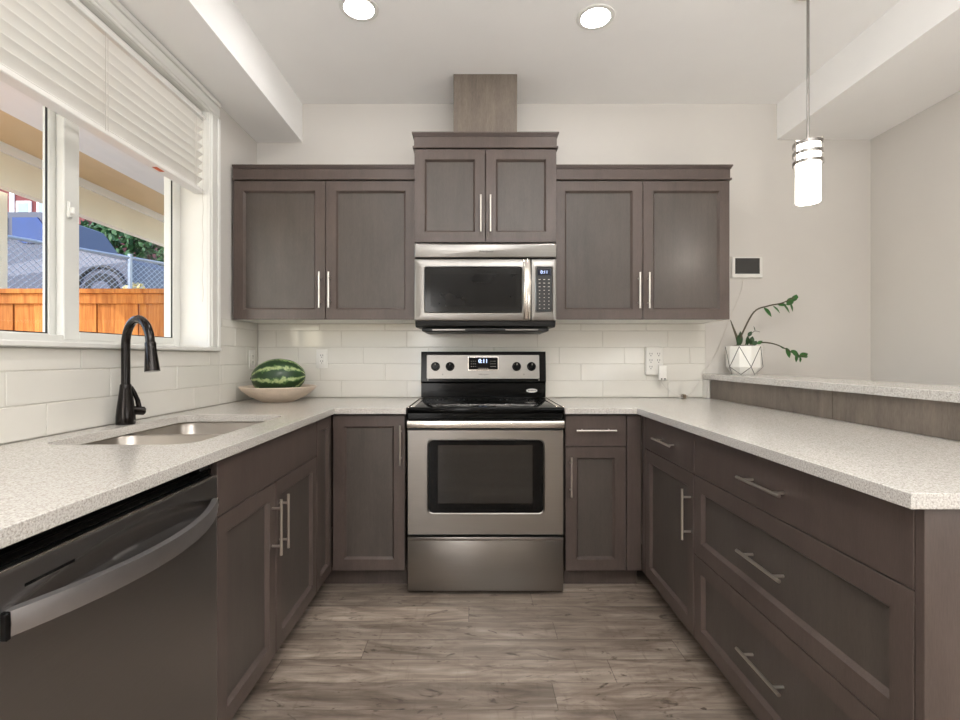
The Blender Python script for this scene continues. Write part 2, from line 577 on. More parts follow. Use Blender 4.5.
# ------------------------------------------------------------------ window
win = thing('window_1', 'white framed sliding window above the sink', 'window', (XL, 1.79, WO[2]), kind='structure')
wy0, wy1, wz0, wz1 = WO[0] - 1.79, WO[1] - 1.79, 0.0, WO[3] - WO[2]
# local frame: x from the room face outward is negative
b = MB()
cw, ct = 0.090, 0.019
def casing_bar(b, y0, y1, z0, z1, vertical):
    b.box(0, ct * 0.7, y0, y1, z0, z1, 0.003)
    if vertical:
        b.box(0, ct, y0 + 0.012, y1 - 0.03, z0, z1, 0.004)
        b.box(0, ct * 1.35, y1 - 0.026, y1 - 0.002, z0, z1, 0.004)
    else:
        b.box(0, ct, y0, y1, z0 + 0.012, z1 - 0.03, 0.004)
        b.box(0, ct * 1.35, y0, y1, z1 - 0.026, z1 - 0.002, 0.004)
casing_bar(b, wy1, wy1 + cw, 0.0005, wz1 - 0.0005, True)
casing_bar(b, wy0 - cw, wy1 + cw, wz1, wz1 + cw - 0.001, False)
casing_bar(b, wy0 - cw, wy0, 0.0005, wz1 - 0.0005, True)
b.build('casing', M['white'], win)
b = MB()
b.box(-0.19, 0.001, wy1, wy1 + 0.012, 0, wz1)
b.box(-0.19, 0.001, wy0 - 0.012, wy0, 0, wz1)
b.box(-0.19, 0.001, wy0, wy1, wz1, wz1 + 0.012)
b.build('jamb_liner', M['white'], win)
b = MB(); b.box(-0.19, 0.030, wy0 - cw - 0.005, wy1 + cw - 0.004, -0.02, 0.0, 0.004)
b.build('stool', M['white'], win)
b = MB()
fx0, fx1 = -0.197, -0.137
b.box(fx0, fx1, wy1 - 0.038, wy1 - 0.0005, 0.0005, wz1 - 0.0005, 0.003)
b.box(fx0, fx1, wy0 + 0.0005, wy0 + 0.038, 0.0005, wz1 - 0.0005, 0.003)
b.box(fx0 + 0.003, fx1 - 0.003, wy0 + 0.036, wy1 - 0.036, 0.0005, 0.030, 0.003)
b.box(fx0 + 0.001, fx1 - 0.001, wy0 + 0.036, wy1 - 0.036, wz1 - 0.04, wz1 - 0.0005, 0.003)
b.build('window_frame', M['vinyl'], win)
def sash(name, x0, x1, y0, y1, z0, z1, st0, st1, rl):
    b = MB()
    b.box(x0, x1, y0, y0 + st0, z0, z1, 0.003)
    b.box(x0, x1, y1 - st1, y1, z0, z1, 0.003)
    b.box(x0, x1, y0 + st0, y1 - st1, z0, z0 + rl, 0.003)
    b.box(x0, x1, y0 + st0, y1 - st1, z1 - rl, z1, 0.003)
    s = b.build(name, M['vinyl'], win)
    b = MB(); xm = (x0 + x1) / 2
    b.box(xm - 0.002, xm + 0.002, y0 + st0 - 0.004, y1 - st1 + 0.004, z0 + rl - 0.004, z1 - rl + 0.004)
    b.build('pane', M['glass'], s, smooth=False)
    b = MB()
    e = 0.004
    for (p, q, r_, t_) in ((y0 + st0, y0 + st0 + e, z0 + rl, z1 - rl), (y1 - st1 - e, y1 - st1, z0 + rl, z1 - rl), (y0 + st0, y1 - st1, z0 + rl, z0 + rl + e)):
        b.box(xm + 0.0025, xm + 0.008, p, q, r_, t_)
    b.build('gasket', M['blackmat'], s)
    return s
s2 = sash('sash', -0.168, -0.138, -0.005, wy1 - 0.030, 0.012, wz1 - 0.03, 0.072, 0.022, 0.032)
s1 = sash('sash', -0.194, -0.170, wy0 + 0.03, 0.01, 0.012, wz1 - 0.03, 0.03, 0.042, 0.022)
b = MB()
b.box(-0.138, -0.126, 0.004, 0.024, 0.46, 0.52, 0.004)
b.box(-0.128, -0.112, 0.008, 0.018, 0.475, 0.50, 0.003)
b.build('latch', M['vinyl'], win)

# ------------------------------------------------------------------ blind
bl = thing('window_blind', 'white horizontal slat blind half raised in the window above the sink', 'blind', (XL, 1.79, 2.36))
hx = -0.032
b = MB(); b.box(hx - 0.03, hx + 0.012, wy0 + 0.012, wy1 - 0.012, 0.008, 0.046, 0.002)
b.build('headrail', M['blind'], bl)
b = MB(); b.box(hx + 0.0125, hx + 0.030, wy0 + 0.008, wy1 - 0.008, 0.002, 0.016, 0.002)
b.build('valance', M['white'], bl)
for k in range(8):
    zc = -0.024 - 0.0415 * k
    b = MB()
    ang = math.radians(43)
    rings = []
    for y in (wy0 + 0.014, wy1 - 0.016):
        ring = []
        up, dn = [], []
        for i in range(7):
            s_ = -0.025 + 0.05 * i / 6
            c_ = 0.0028 * (1 - (s_ / 0.025) ** 2)
            for lst, th in ((up, 0.0013), (dn, -0.0013)):
                px, pz = s_, c_ + th
                lst.append((hx + px * math.cos(ang) - pz * math.sin(ang), y, zc + px * math.sin(ang) + pz * math.cos(ang)))
        rings.append(up + dn[::-1])
    b.ring_loft(rings)
    b.build('slat', M['blind'], bl)
b = MB()
for k in range(5):
    b.box(hx - 0.026, hx - 0.002, wy0 + 0.014, wy1 - 0.016, -0.351 + 0.0042 * k, -0.3485 + 0.0042 * k)
b.build('stacked_slats', M['blind'], bl, smooth=False)
b = MB(); b.box(hx - 0.027, hx + 0.026, wy0 + 0.012, wy1 - 0.014, -0.372, -0.353, 0.003)
br = b.build('bottom_rail', M['blind'], bl)
b = MB(); b.box(hx - 0.010, hx + 0.012, 0.335, 0.39, -0.3728, -0.3722)
tag(b.build('sticker', M['orange'], br), 'small orange sticker')
for yy in (-0.55, 0.02, 0.60):
    b = MB()
    b.cyl((hx + 0.0275, yy, 0.006), (hx + 0.0275, yy, -0.36), 0.0009, 6)
    b.cyl((hx + 0.0275, yy + 0.012, 0.006), (hx + 0.0275, yy + 0.012, -0.36), 0.0007, 6)
    b.build('ladder_cord', M['cord'], bl)
b = MB()
pts = [(hx + 0.034, 0.655 + 0.004 * math.sin(i * 0.9), -0.0 - 0.02 * i) for i in range(0, 47)]
b.tube(pts, 0.0012, 6)
b.build('pull_cord', M['cord'], bl)

# ------------------------------------------------------------------ cabinet parts
def shaker_mesh(w, h, t=0.020, fr=0.055, ch=0.010, rec=0.013):
    b = MB()
    e = 0.0015
    def R(i, y): return [(i, y, i), (w - i, y, i), (w - i, y, h - i), (i, y, h - i)]
    b.ring_loft([R(0, t), R(0, e), R(e, 0.0), R(fr, 0.0), R(fr + ch, rec)], cap0=True, cap1=False)
    b.mi = 1
    b.bm.faces.new([b.bm.verts.new(p) for p in R(fr + ch, rec)]).material_index = 1
    bmesh.ops.remove_doubles(b.bm, verts=list(b.bm.verts), dist=1e-5)
    return b

def slab_mesh(w, h, t=0.020):
    b = MB(); b.box(0, w, 0, t, 0, h, 0.0015)
    return b

def pull(parent, x, z, length, vertical):
    """bar pull; x,z is its centre in the parent's local frame, front at y=0"""
    b = MB()
    h2 = length / 2
    st = 0.032
    pi = h2 - 0.032
    if vertical:
        b.cyl((x, -st, z - h2), (x, -st, z + h2), 0.0052, 14)
        for s_ in (-pi, pi): b.cyl((x, 0.0, z + s_), (x, -st, z + s_), 0.0045, 10)
    else:
        b.cyl((x - h2, -st, z), (x + h2, -st, z), 0.0052, 14)
        for s_ in (-pi, pi): b.cyl((x + s_, 0.0, z), (x + s_, -st, z), 0.0045, 10)
    return b.build('handle', M['nickel'], parent)

def front(root, name, x0, x1, z0, z1, handle=None, slab=False, hl=0.197):
    w, h = x1 - x0, z1 - z0
    b = slab_mesh(w, h) if slab else shaker_mesh(w, h)
    o = b.build(name, M['wood'] if slab else [M['wood'], M['woodpanel']], root, (x0, 0, z0), smooth=False)
    if handle:
        k, hx_, hz_ = handle
        pull(o, hx_ - x0, hz_ - z0, hl, k == 'v')
    return o

def base_cab(name, label, loc, rz, w, depth, group=None, x_in=0.0, sides=(True, True)):
    """local frame: fronts at y=0 facing -y, x along the run, body behind"""
    r = thing(name, label, 'cabinet', loc, rz, group)
    b = MB()
    t = 0.016
    y0 = 0.0215
    if sides[0]: b.box(0.001, t, y0, depth, 0.10, ZB - 0.001)
    if sides[1]: b.box(w - t, w - 0.001, y0, depth, 0.10, ZB - 0.001)
    b.box(t if sides[0] else 0.001, w - (t if sides[1] else 0.001), y0, depth, 0.10, 0.116)
    b.box(t if sides[0] else 0.001, w - (t if sides[1] else 0.001), depth - 0.012, depth, 0.117, ZB - 0.001)
    b.build('body', M['wood'], r, smooth=False)
    b = MB(); b.box(0.001, w - 0.001, 0.075, 0.091, 0.0, 0.0995)
    b.build('toe_kick', M['wood'], r, smooth=False)
    return r

ZD0, ZD1 = 0.100, 0.874
ZS = 0.719        # split between top drawers and doors
FX = 0.712        # left fronts plane
RXF = 0.835       # right fronts plane
BY = 2.45         # back-run fronts plane
GP = 0.0016

# left run: local x -> world +y
lr = PI / 2
sw0, sw1 = 1.358, 2.216
r = base_cab('sink_cabinet', 'dark stained sink base cabinet with two shaker doors beside the dishwasher', (-FX, sw0, 0), lr, sw1 - sw0, 0.632)
w = sw1 - sw0
front(r, 'false_front', GP, w - GP, ZS + GP, ZD1, slab=True)
mid = 1.761 - sw0
front(r, 'door', GP, mid - GP, ZD0, ZS - GP, ('v', mid - 0.033, 0.566))
front(r, 'door', mid + GP, w - GP, ZD0, ZS - GP, ('v', mid + 0.033, 0.566))

# corner cabinet with an angled pair of leaves
r = thing('corner_cabinet', 'dark stained corner base cabinet with folding door left of the range', 'cabinet', (-0.345, BY, 0))
b = MB()
b.box(-0.016, 0.0, 0.0215, 0.60, 0.10, ZB - 0.001)
b.box(-0.98, -0.017, 0.588, 0.60, 0.10, ZB - 0.001)
b.box(-0.98, -0.968, -0.232, 0.587, 0.10, ZB - 0.001)
b.box(-0.967, -0.3945, -0.232, 0.587, 0.10, 0.116)
b.box(-0.394, -0.017, 0.0215, 0.587, 0.10, 0.116)
b.build('body', M['wood'], r, smooth=False)
b = MB()
b.box(-0.43, -0.001, 0.075, 0.091, 0, 0.0995)
b.box(-0.459, -0.443, -0.232, 0.091, 0, 0.0995)
b.build('toe_kick', M['wood'], r, smooth=False)
o = front(r, 'door', -0.362, -0.002, ZD0, ZD1, ('v', -0.022, 0.729))
b = shaker_mesh(2.446 - 2.2185, ZD1 - ZD0, fr=0.05)
o = b.build('door', [M['wood'], M['woodpanel']], r, (-(FX - 0.345), 2.2185 - BY, ZD0), (0, 0, PI / 2), smooth=False)

# back run, right of the range
r = base_cab('base_cabinet', 'narrow dark stained base cabinet right of the range with one drawer', (0.4525, BY, 0), 0, 0.383, 0.60)
front(r, 'drawer', GP, 0.304, ZS + GP, ZD1, ('h', 0.150, 0.802), slab=True)
front(r, 'door', GP, 0.304, ZD0, ZS - GP, ('v', 0.026, 0.572))
b = MB(); b.box(0.3075, 0.3815, 0.0, 0.021, ZD0, ZD1, 0.0015)
b.build('filler', M['wood'], r, smooth=False)

# right run: local x -> world -y
rr = -PI / 2
y1_, y0_ = 2.40, 1.868
r = base_cab('base_cabinet', 'dark stained base cabinet with small drawer and single door in the corner of the peninsula', (RXF, y1_, 0), rr, y1_ - y0_, 0.59)
w = y1_ - y0_
front(r, 'drawer', GP, w - GP, ZS + GP, ZD1, ('h', w / 2 + 0.01, 0.797), slab=True, hl=0.2)
front(r, 'door', GP, w - GP, ZD0, ZS - GP, ('v', w - 0.03, 0.557))
b = MB(); b.box(-0.0485, -0.0010, 0.0, 0.021, ZD0, ZD1, 0.0015)
b.build('filler', M['wood'], r, smooth=False)
y1_, y0_ = 1.868, 0.932
w = y1_ - y0_
r = base_cab('drawer_cabinet', 'wide dark stained cabinet with three stacked drawers at the end of the peninsula', (RXF, y1_, 0), rr, w, 0.59)
front(r, 'drawer', GP, w - GP, ZS + GP, ZD1, ('h', w / 2, 0.797), slab=True, hl=0.21)
front(r, 'drawer', GP, w - GP, 0.418 + GP, ZS - GP, ('h', w / 2, 0.572), hl=0.21)
front(r, 'drawer', GP, w - GP, ZD0, 0.418 - GP, ('h', w / 2, 0.272), hl=0.21)
b = MB(); b.box(w + 0.001, w + 0.021, 0.0, 0.607, 0.0, ZB - 0.001, 0.001)
b.build('end_panel', M['wood'], r, smooth=False)

# ------------------------------------------------------------------ countertops, sink
SO = (-1.258, -0.815, 1.405, 2.135)
hole = rrect(SO[0], SO[1], SO[2], SO[3], 0.07, 8)
c = slab_curve('countertop', [(XL + 0.001, 0.5), (-0.689, 0.5), (-0.689, 2.42), (-0.3385, 2.42), (-0.3385, YB - 0.001), (XL + 0.001, YB - 0.001)], [hole], ZB, ZT, M['quartz'])
tag(c, 'speckled beige quartz countertop around the sink and left of the range', 'countertop')
c = slab_curve('countertop', [(0.4465, 2.42), (0.80, 2.42), (0.80, 0.90), (1.436, 0.90), (1.436, YB - 0.001), (0.4465, YB - 0.001)], [], ZB, ZT, M['quartz'])
tag(c, 'speckled beige quartz countertop on the peninsula right of the range', 'countertop')
c = slab_curve('bar_ledge', [(1.417, 0.86), (1.735, 0.86), (1.735, YB - 0.001), (1.417, YB - 0.001)], [], 1.030, 1.062, M['quartz'])
tag(c, 'raised speckled quartz bar ledge carrying the potted plant', 'countertop')
bc = thing('bar_cladding', 'brown grained wood cladding between the peninsula countertop and the bar ledge', 'cladding')
for (ya, yb, lb) in ((1.973, 2.985, 'wooden bar panel under the ledge next to the back wall'), (0.905, 1.970, 'wooden bar panel under the ledge nearer the viewer')):
    b = MB(); b.box(1.4368, 1.4465, ya, yb, ZT + 0.0003, 1.0288, 0.0008)
    b.build('panel', M['woodraw'], bc, smooth=False)

sk = thing('kitchen_sink', 'stainless undermount double bowl sink below the window', 'sink', (-1.03, 1.787, 0.70))
def bowl_part(y0, y1):
    x0, x1 = -1.272 + 1.03, -0.80 + 1.03
    y0 -= 1.787; y1 -= 1.787
    zt = ZB - 0.70 - 0.001
    b = MB()
    R = lambda ins, r, z: [(x, y, z) for x, y in rrect(x0 + ins, x1 - ins, y0 + ins, y1 - ins, r, 7)]
    b.ring_loft([R(0.0, 0.05, zt - 0.003), R(0.0, 0.05, zt), R(0.006, 0.06, zt), R(0.010, 0.06, zt - 0.004), R(0.018, 0.06, zt - 0.15), R(0.026, 0.06, zt - 0.166), R(0.045, 0.05, zt - 0.174), R(0.12, 0.03, zt - 0.178)], cap0=False)
    o = b.build('bowl', M['sinksteel'], sk, angle=50)
    b = MB()
    cx, cy = 0.0, (y0 + y1) / 2
    b.lathe([(0.045, zt - 0.177), (0.045, zt - 0.1745), (0.038, zt - 0.174), (0.034, zt - 0.177), (0.012, zt - 0.1775), (0.0, zt - 0.177)], (cx, cy, 0), 24)
    b.build('drain', M['steelpol'], o)
bowl_part(1.390, 1.7855)
bowl_part(1.7875, 2.150)

# faucet
fa = thing('faucet', 'tall black gooseneck faucet with pull down head behind the sink', 'faucet', (-1.300, 1.83, ZT))
b = MB(); b.lathe([(0.0305, 0.0), (0.0315, 0.004), (0.0312, 0.03), (0.0285, 0.06), (0.0235, 0.10), (0.020, 0.13), (0.0185, 0.146), (0.0165, 0.150)], seg=32)
b.build('faucet_body', M['faucet'], fa)
th = math.radians(-32)
dx, dy = math.cos(th), math.sin(th)
R_ = 0.092
pts = [(0, 0, 0.14), (0, 0, 0.22), (0, 0, 0.296)]
for i in range(1, 17):
    a = PI - PI * i / 16
    s_ = R_ + R_ * math.cos(a)
    pts.append((dx * s_, dy * s_, 0.296 + R_ * math.sin(a)))
b = MB(); b.tube(pts, 0.0148, 18)
b.build('spout', M['faucet'], fa)
ex, ey = dx * 2 * R_, dy * 2 * R_
hp = [(0.0155, 0.304), (0.0175, 0.299), (0.0178, 0.285), (0.019, 0.262), (0.0235, 0.210), (0.0245, 0.200)]
b = MB(); b.tube([(ex + dx * 0.14 * (0.304 - z), ey + dy * 0.14 * (0.304 - z), z) for r_, z in hp], [r_ for r_, z in hp], 28)
sh_ = b.build('spray_head', M['faucet'], fa)
b = MB()
b.box(-0.006, 0.006, -0.005, 0.005, -0.022, 0.022, 0.003)
b.build('spray_button', M['blackmat'], sh_, (ex - dx * 0.0225, ey - dy * 0.0225, 0.245), (0, 0, th))
lx, ly = 0.55, 0.83
b = MB()
b.cyl((lx * 0.012, ly * 0.012, 0.052), (lx * 0.060, ly * 0.060, 0.045), 0.0165, 20)
b.cyl((lx * 0.060, ly * 0.060, 0.045), (lx * 0.064, ly * 0.064, 0.0445), 0.0125, 20)
b.tube([(lx * 0.046, ly * 0.046, 0.052), (lx * 0.040, ly * 0.040, 0.085), (lx * 0.028, ly * 0.028, 0.118), (lx * 0.018, ly * 0.018, 0.140)], [0.0095, 0.0085, 0.007, 0.0055], 12)
b.build('lever', M['faucet'], fa)

# ------------------------------------------------------------------ dishwasher
dw = thing('dishwasher', 'dark stainless dishwasher with bowed bar handle', 'dishwasher', (-0.711, 0.731, 0), PI / 2)
DWW = 0.624
b = MB(); b.box(0.004, DWW - 0.004, 0.046, 0.60, 0.10, 0.868)
b.box(0.012, DWW - 0.012, 0.10, 0.58, 0.0, 0.0995)
b.build('body', M['blackmat'], dw, smooth=False)
# door skin: pocket scooped behind the bowed handle
b = MB()
NU, zs = 60, [0.105, 0.112, 0.30, 0.5, 0.64, 0.70] + [0.715 + 0.005 * i for i in range(24)] + [0.836, 0.8405]
def pocket(u, z):
    v = 2 * u / DWW - 1
    arc = max(0.0, 1 - (v / 0.93) ** 2)
    zt_ = 0.772 + 0.044 * arc
    zb_ = 0.735
    if z >= zt_ or z <= zb_ or arc <= 0: return 0.0
    t_ = (zt_ - z) / (zt_ - zb_)
    return 0.034 * arc ** 0.6 * min(1.0, math.sin(PI * min(1, t_ * 1.25 + 0.02)) if t_ < 0.4 else 1.0) * (1.0 if t_ < 0.8 else (1 - t_) / 0.2)
rings = []
for z in zs:
    rings.append([(DWW * i / NU, pocket(DWW * i / NU, z) + (0.002 if z in (zs[0], zs[-1]) else 0), z) for i in range(NU + 1)])
vr = [[b.bm.verts.new(p) for p in r_] for r_ in rings]
for A, B in zip(vr, vr[1:]):
    for i in range(NU): b.bm.faces.new((A[i], A[i + 1], B[i + 1], B[i]))
# edge returns
def strip(b, seq, dyv):
    q = [b.bm.verts.new((v.co.x, 0.044, v.co.z)) for v in seq]
    for i in range(len(seq) - 1): b.bm.faces.new((seq[i], seq[i + 1], q[i + 1], q[i]))
strip(b, vr[0], 0); strip(b, vr[-1], 0); strip(b, [r_[0] for r_ in vr], 0); strip(b, [r_[-1] for r_ in vr], 0)
dd = b.build('door', M['steeldark'], dw, angle=40)
b = MB()
n = 28
rings = []
for i in range(n + 1):
    t_ = i / n
    u = 0.012 + (DWW - 0.024) * t_
    v = 2 * t_ - 1
    out = 0.004 + 0.068 * (1 - v * v)
    y_o, y_i = -out - 0.004, -out + 0.010
    rings.append([(u, y_o, 0.740), (u, y_o - 0.003, 0.760), (u, y_o, 0.7785), (u, y_i, 0.780), (u, y_i, 0.7385)])
b.ring_loft(rings)
b.build('handle', M['steelhandle'], dd, angle=40)
b = MB(); b.box(0.002, 0.0105, -0.0125, -0.0005, 0.7375, 0.7805, 0.002)
b.build('handle_end_cap', M['black'], dd)
b = MB(); b.box(DWW - 0.0115, DWW - 0.003, -0.008, -0.0005, 0.7395, 0.779, 0.002)
b.build('handle_end_cap', M['steelpol'], dd)
b = MB(); b.box(0.045, 0.142, -0.0008, 0.0003, 0.8010, 0.8055)
b.mi = 1; b.box(0.045, 0.142, -0.0010, 0.0003, 0.7995, 0.8008)
b.build('indicator_slot', [M['black'], M['steelpol']], dd, smooth=False)
b = MB(); b.box(0.0, DWW, -0.0006, 0.006, 0.8385, 0.8411, 0.0006)
b.build('top_edge', M['steelpol'], dd)
b = MB(); b.box(0.002, DWW - 0.002, 0.014, 0.044, 0.8412, 0.858, 0.002)
b.build('control_strip', M['black'], dw)
b = MB(); b.box(DWW - 0.055, DWW - 0.012, 0.016, 0.045, 0.859, 0.880, 0.002)
b.build('mounting_bracket', M['blackmat'], dw)

# ------------------------------------------------------------------ range
RX0, RX1 = -0.327, 0.435
RW = RX1 - RX0
rg = thing('range', 'freestanding stainless electric range with black glass cooktop', 'range', ((RX0 + RX1) / 2, 2.40, 0))
h = RW / 2
b = MB(); b.box(-h, h, 0.03, 0.60, 0.045, 0.893)
for sx in (-1, 1):
    for yy in (0.06, 0.52): b.box(sx * (h - 0.06) - 0.02, sx * (h - 0.06) + 0.02, yy, yy + 0.04, 0.0, 0.046)
b.build('body', M['blackmat'], rg, smooth=False)
# cooktop
b = MB()
b.box(-h - 0.002, h + 0.002, -0.012, 0.585, 0.894, 0.920, 0.004, 2)
b.build('cooktop', M['black'], rg)
for sx in (-1, 1):
    b = MB()
    b.box(sx * (h - 0.022) - 0.010, sx * (h - 0.022) + 0.010, 0.02, 0.54, 0.9203, 0.9222, 0.0006)
    b.box(sx * (h - 0.003) - 0.0025, sx * (h - 0.003) + 0.0025, -0.002, 0.555, 0.9203, 0.9235, 0.0008)
    b.build('cooktop_trim', M['steelpol'], rg)
M['burner'] = pm('burner_print', (48, 48, 48), 0.3)
for (cx, cy, rr_) in ((-0.19, 0.15, 0.10), (0.19, 0.15, 0.085), (-0.19, 0.42, 0.08), (0.19, 0.42, 0.10)):
    for r_ in (rr_, rr_ * 0.62):
        ct_ = MB()
        ct_.lathe([(r_, 0.9202), (r_, 0.9206), (r_ - 0.0025, 0.9206), (r_ - 0.0025, 0.9202)], (cx, cy, 0), 40, cap=False)
        ct_.build('burner_ring', M['burner'], rg)
b = MB(); b.box(-h + 0.0, h - 0.0, -0.004, 0.03, 0.862, 0.8935, 0.003)
b.build('front_panel', M['black'], rg)
# oven door
b = MB()
def RR(x0, x1, z0, z1, r, y): return [(x, y, z) for x, z in rrect(x0, x1, z0, z1, r, 6)]
dz0, dz1 = 0.296, 0.808
wx0, wx1, wz0_, wz1_ = -0.286, 0.290, 0.395, 0.766
b.ring_loft([RR(-h, h, dz0, dz1, 0.004, 0.028), RR(-h, h, dz0, dz1, 0.004, 0.002), RR(-h + 0.002, h - 0.002, dz0 + 0.002, dz1 - 0.002, 0.004, 0.0), RR(wx0, wx1, wz0_, wz1_, 0.03, 0.0), RR(wx0 + 0.003, wx1 - 0.003, wz0_ + 0.003, wz1_ - 0.003, 0.028, -0.003), RR(wx0 + 0.008, wx1 - 0.008, wz0_ + 0.008, wz1_ - 0.008, 0.024, 0.001)], cap0=True, cap1=False)
od = b.build('oven_door', M['steelrange'], rg, angle=25)
b = MB(); b.ring_loft([RR(wx0 + 0.007, wx1 - 0.007, wz0_ + 0.007, wz1_ - 0.007, 0.024, 0.012), RR(wx0 + 0.007, wx1 - 0.007, wz0_ + 0.007, wz1_ - 0.007, 0.024, 0.0008)])
wg = b.build('oven_window', M['black'], od)
b = MB(); b.box(-0.232, 0.230, 0.0000, 0.0009, 0.45, 0.735)
b.build('window_glass', M['ovenglass'], wg, smooth=False)
b = MB()
n = 16
rings = []
for i in range(n + 1):
    t_ = i / n; v = 2 * t_ - 1
    u = -h + 0.002 + (RW - 0.004) * t_
    y_ = -0.034 - 0.008 * (1 - v ** 4)
    rings.append([(u, y_, 0.824), (u, y_ - 0.0015, 0.826), (u, y_ - 0.0015, 0.855), (u, y_, 0.857), (u, y_ + 0.014, 0.857), (u, y_ + 0.014, 0.824)])
b.ring_loft(rings)
for sx in (-1, 1): b.box(sx * (h - 0.022) - 0.018, sx * (h - 0.022) + 0.018, -0.026, 0.004, 0.826, 0.852, 0.003)
b.build('handle', M['steelpol'], od, angle=40)
b = MB(); b.box(-h, h, 0.0, 0.028, 0.021, 0.286, 0.004, 2)
dr = b.build('storage_drawer', M['steelrange'], rg)
b = MB(); b.box(-h, h, -0.006, 0.006, 0.268, 0.2865, 0.003, 2)
b.build('drawer_lip', M['steelrange'], dr)
# backguard
by = 0.578
bh = RW / 2 - 0.003
b = MB()
prof = [(by + 0.004, 0.921), (by + 0.004, 1.006), (by - 0.010, 1.018), (by + 0.006, 1.195), (by + 0.012, 1.199), (0.648, 1.199), (0.648, 0.921)]
b.ring_loft([[(-bh, y, z) for y, z in prof], [(bh, y, z) for y, z in prof]])
bg = b.build('backguard', M['black'], rg, angle=20)
tilt = math.atan2(0.016, 0.177)
bp = MB()
cpz = 1.106
bp.ring_loft([RR(-0.344, 0.339, -0.073, 0.073, 0.006, 0.004), RR(-0.344, 0.339, -0.073, 0.073, 0.006, -0.003), RR(-0.342, 0.337, -0.071, 0.071, 0.006, -0.005)])
cp = bp.build('control_panel', M['steel'], bg, (0, by - 0.0015, cpz), (-tilt, 0, 0))
sc_ = 164.6
def bgx(px): return (px - 483.2) / sc_
for px in (435.5, 450.0, 516.2, 531.0):
    b = MB()
    kx = bgx(px)
    b.lathe([(0.027, -0.006), (0.027, -0.010), (0.0235, -0.013), (0.0215, -0.032), (0.018, -0.035), (0.0, -0.035)], (kx, 0, 0.002), 26, 'y')
    b.box(kx - 0.0035, kx + 0.0035, -0.041, -0.030, -0.017, 0.021, 0.0015)
    k_ = b.build('knob', M['black'], cp)
    b = MB(); b.box(kx - 0.001, kx + 0.001, -0.0416, -0.0405, 0.008, 0.019)
    b.build('pointer', M['textlight'], k_, smooth=False)
dcx = bgx(483)
b = MB()
b.ring_loft([RR(dcx - 0.094, dcx + 0.094, -0.022, 0.064, 0.010, -0.004), RR(dcx - 0.094, dcx + 0.094, -0.022, 0.064, 0.010, -0.0065), RR(dcx - 0.089, dcx + 0.089, -0.017, 0.059, 0.008, -0.0075)])
df = b.build('display_bezel', M['steelpol'], cp)
b = MB(); b.box(dcx - 0.088, dcx + 0.088, -0.0085, -0.006, -0.016, 0.058, 0.001)
dp = b.build('display', M['black'], cp)
text_obj('clock_digits', '0:11', 0.034, M['digit'], dp, (dcx, -0.0088, 0.034))
b = MB()
for i in range(5):
    for j in range(3):
        for sx in (-1, 1):
            x_ = dcx + sx * (0.047 + 0.012 * (i % 3)); z_ = 0.002 + 0.016 * j
            b.box(x_ - 0.003, x_ + 0.003, -0.0092, -0.0084, z_ - 0.0012, z_ + 0.0012)
for i in range(5): b.box(dcx - 0.03 + 0.013 * i, dcx - 0.022 + 0.013 * i, -0.0092, -0.0084, -0.0105, -0.0080)
b.build('display_marks', M['textlight'], dp, smooth=False)
text_obj('brand_lettering', 'Whirlpool', 0.0145, M['text'], cp, (dcx, -0.0056, -0.046), shear=0.35)
for px in (442.7, 523.5):
    b = MB(); b.box(bgx(px) - 0.002, bgx(px) + 0.002, -0.0058, -0.0048, -0.050, -0.042)
    b.build('indicator_mark', M['text'], cp, smooth=False)
b = MB(); b.lathe([(0.0, -0.0015), (0.0335, -0.0015), (0.0345, 0.001), (0.0345, 0.002)], (0, 0, 0), 32, 'y')
ob = b.build('badge', M['badge'], bg, (bgx(531.6), by + 0.0028, 0.962))
ob.scale = (1, 1, 0.35)
b = MB()
for i in range(6): b.box(-0.022 + 0.008 * i, -0.017 + 0.008 * i, -0.0021, -0.0012, -0.009, 0.009)
b.build('badge_lettering', M['text'], ob, smooth=False)
for sx in (-1, 1):
    b = MB(); b.lathe([(0.0, -0.0015), (0.004, -0.001), (0.005, 0.003)], (sx * (bh - 0.042), by - 0.009, 1.027), 12, 'y')
    b.build('screw', M['steel'], bg)

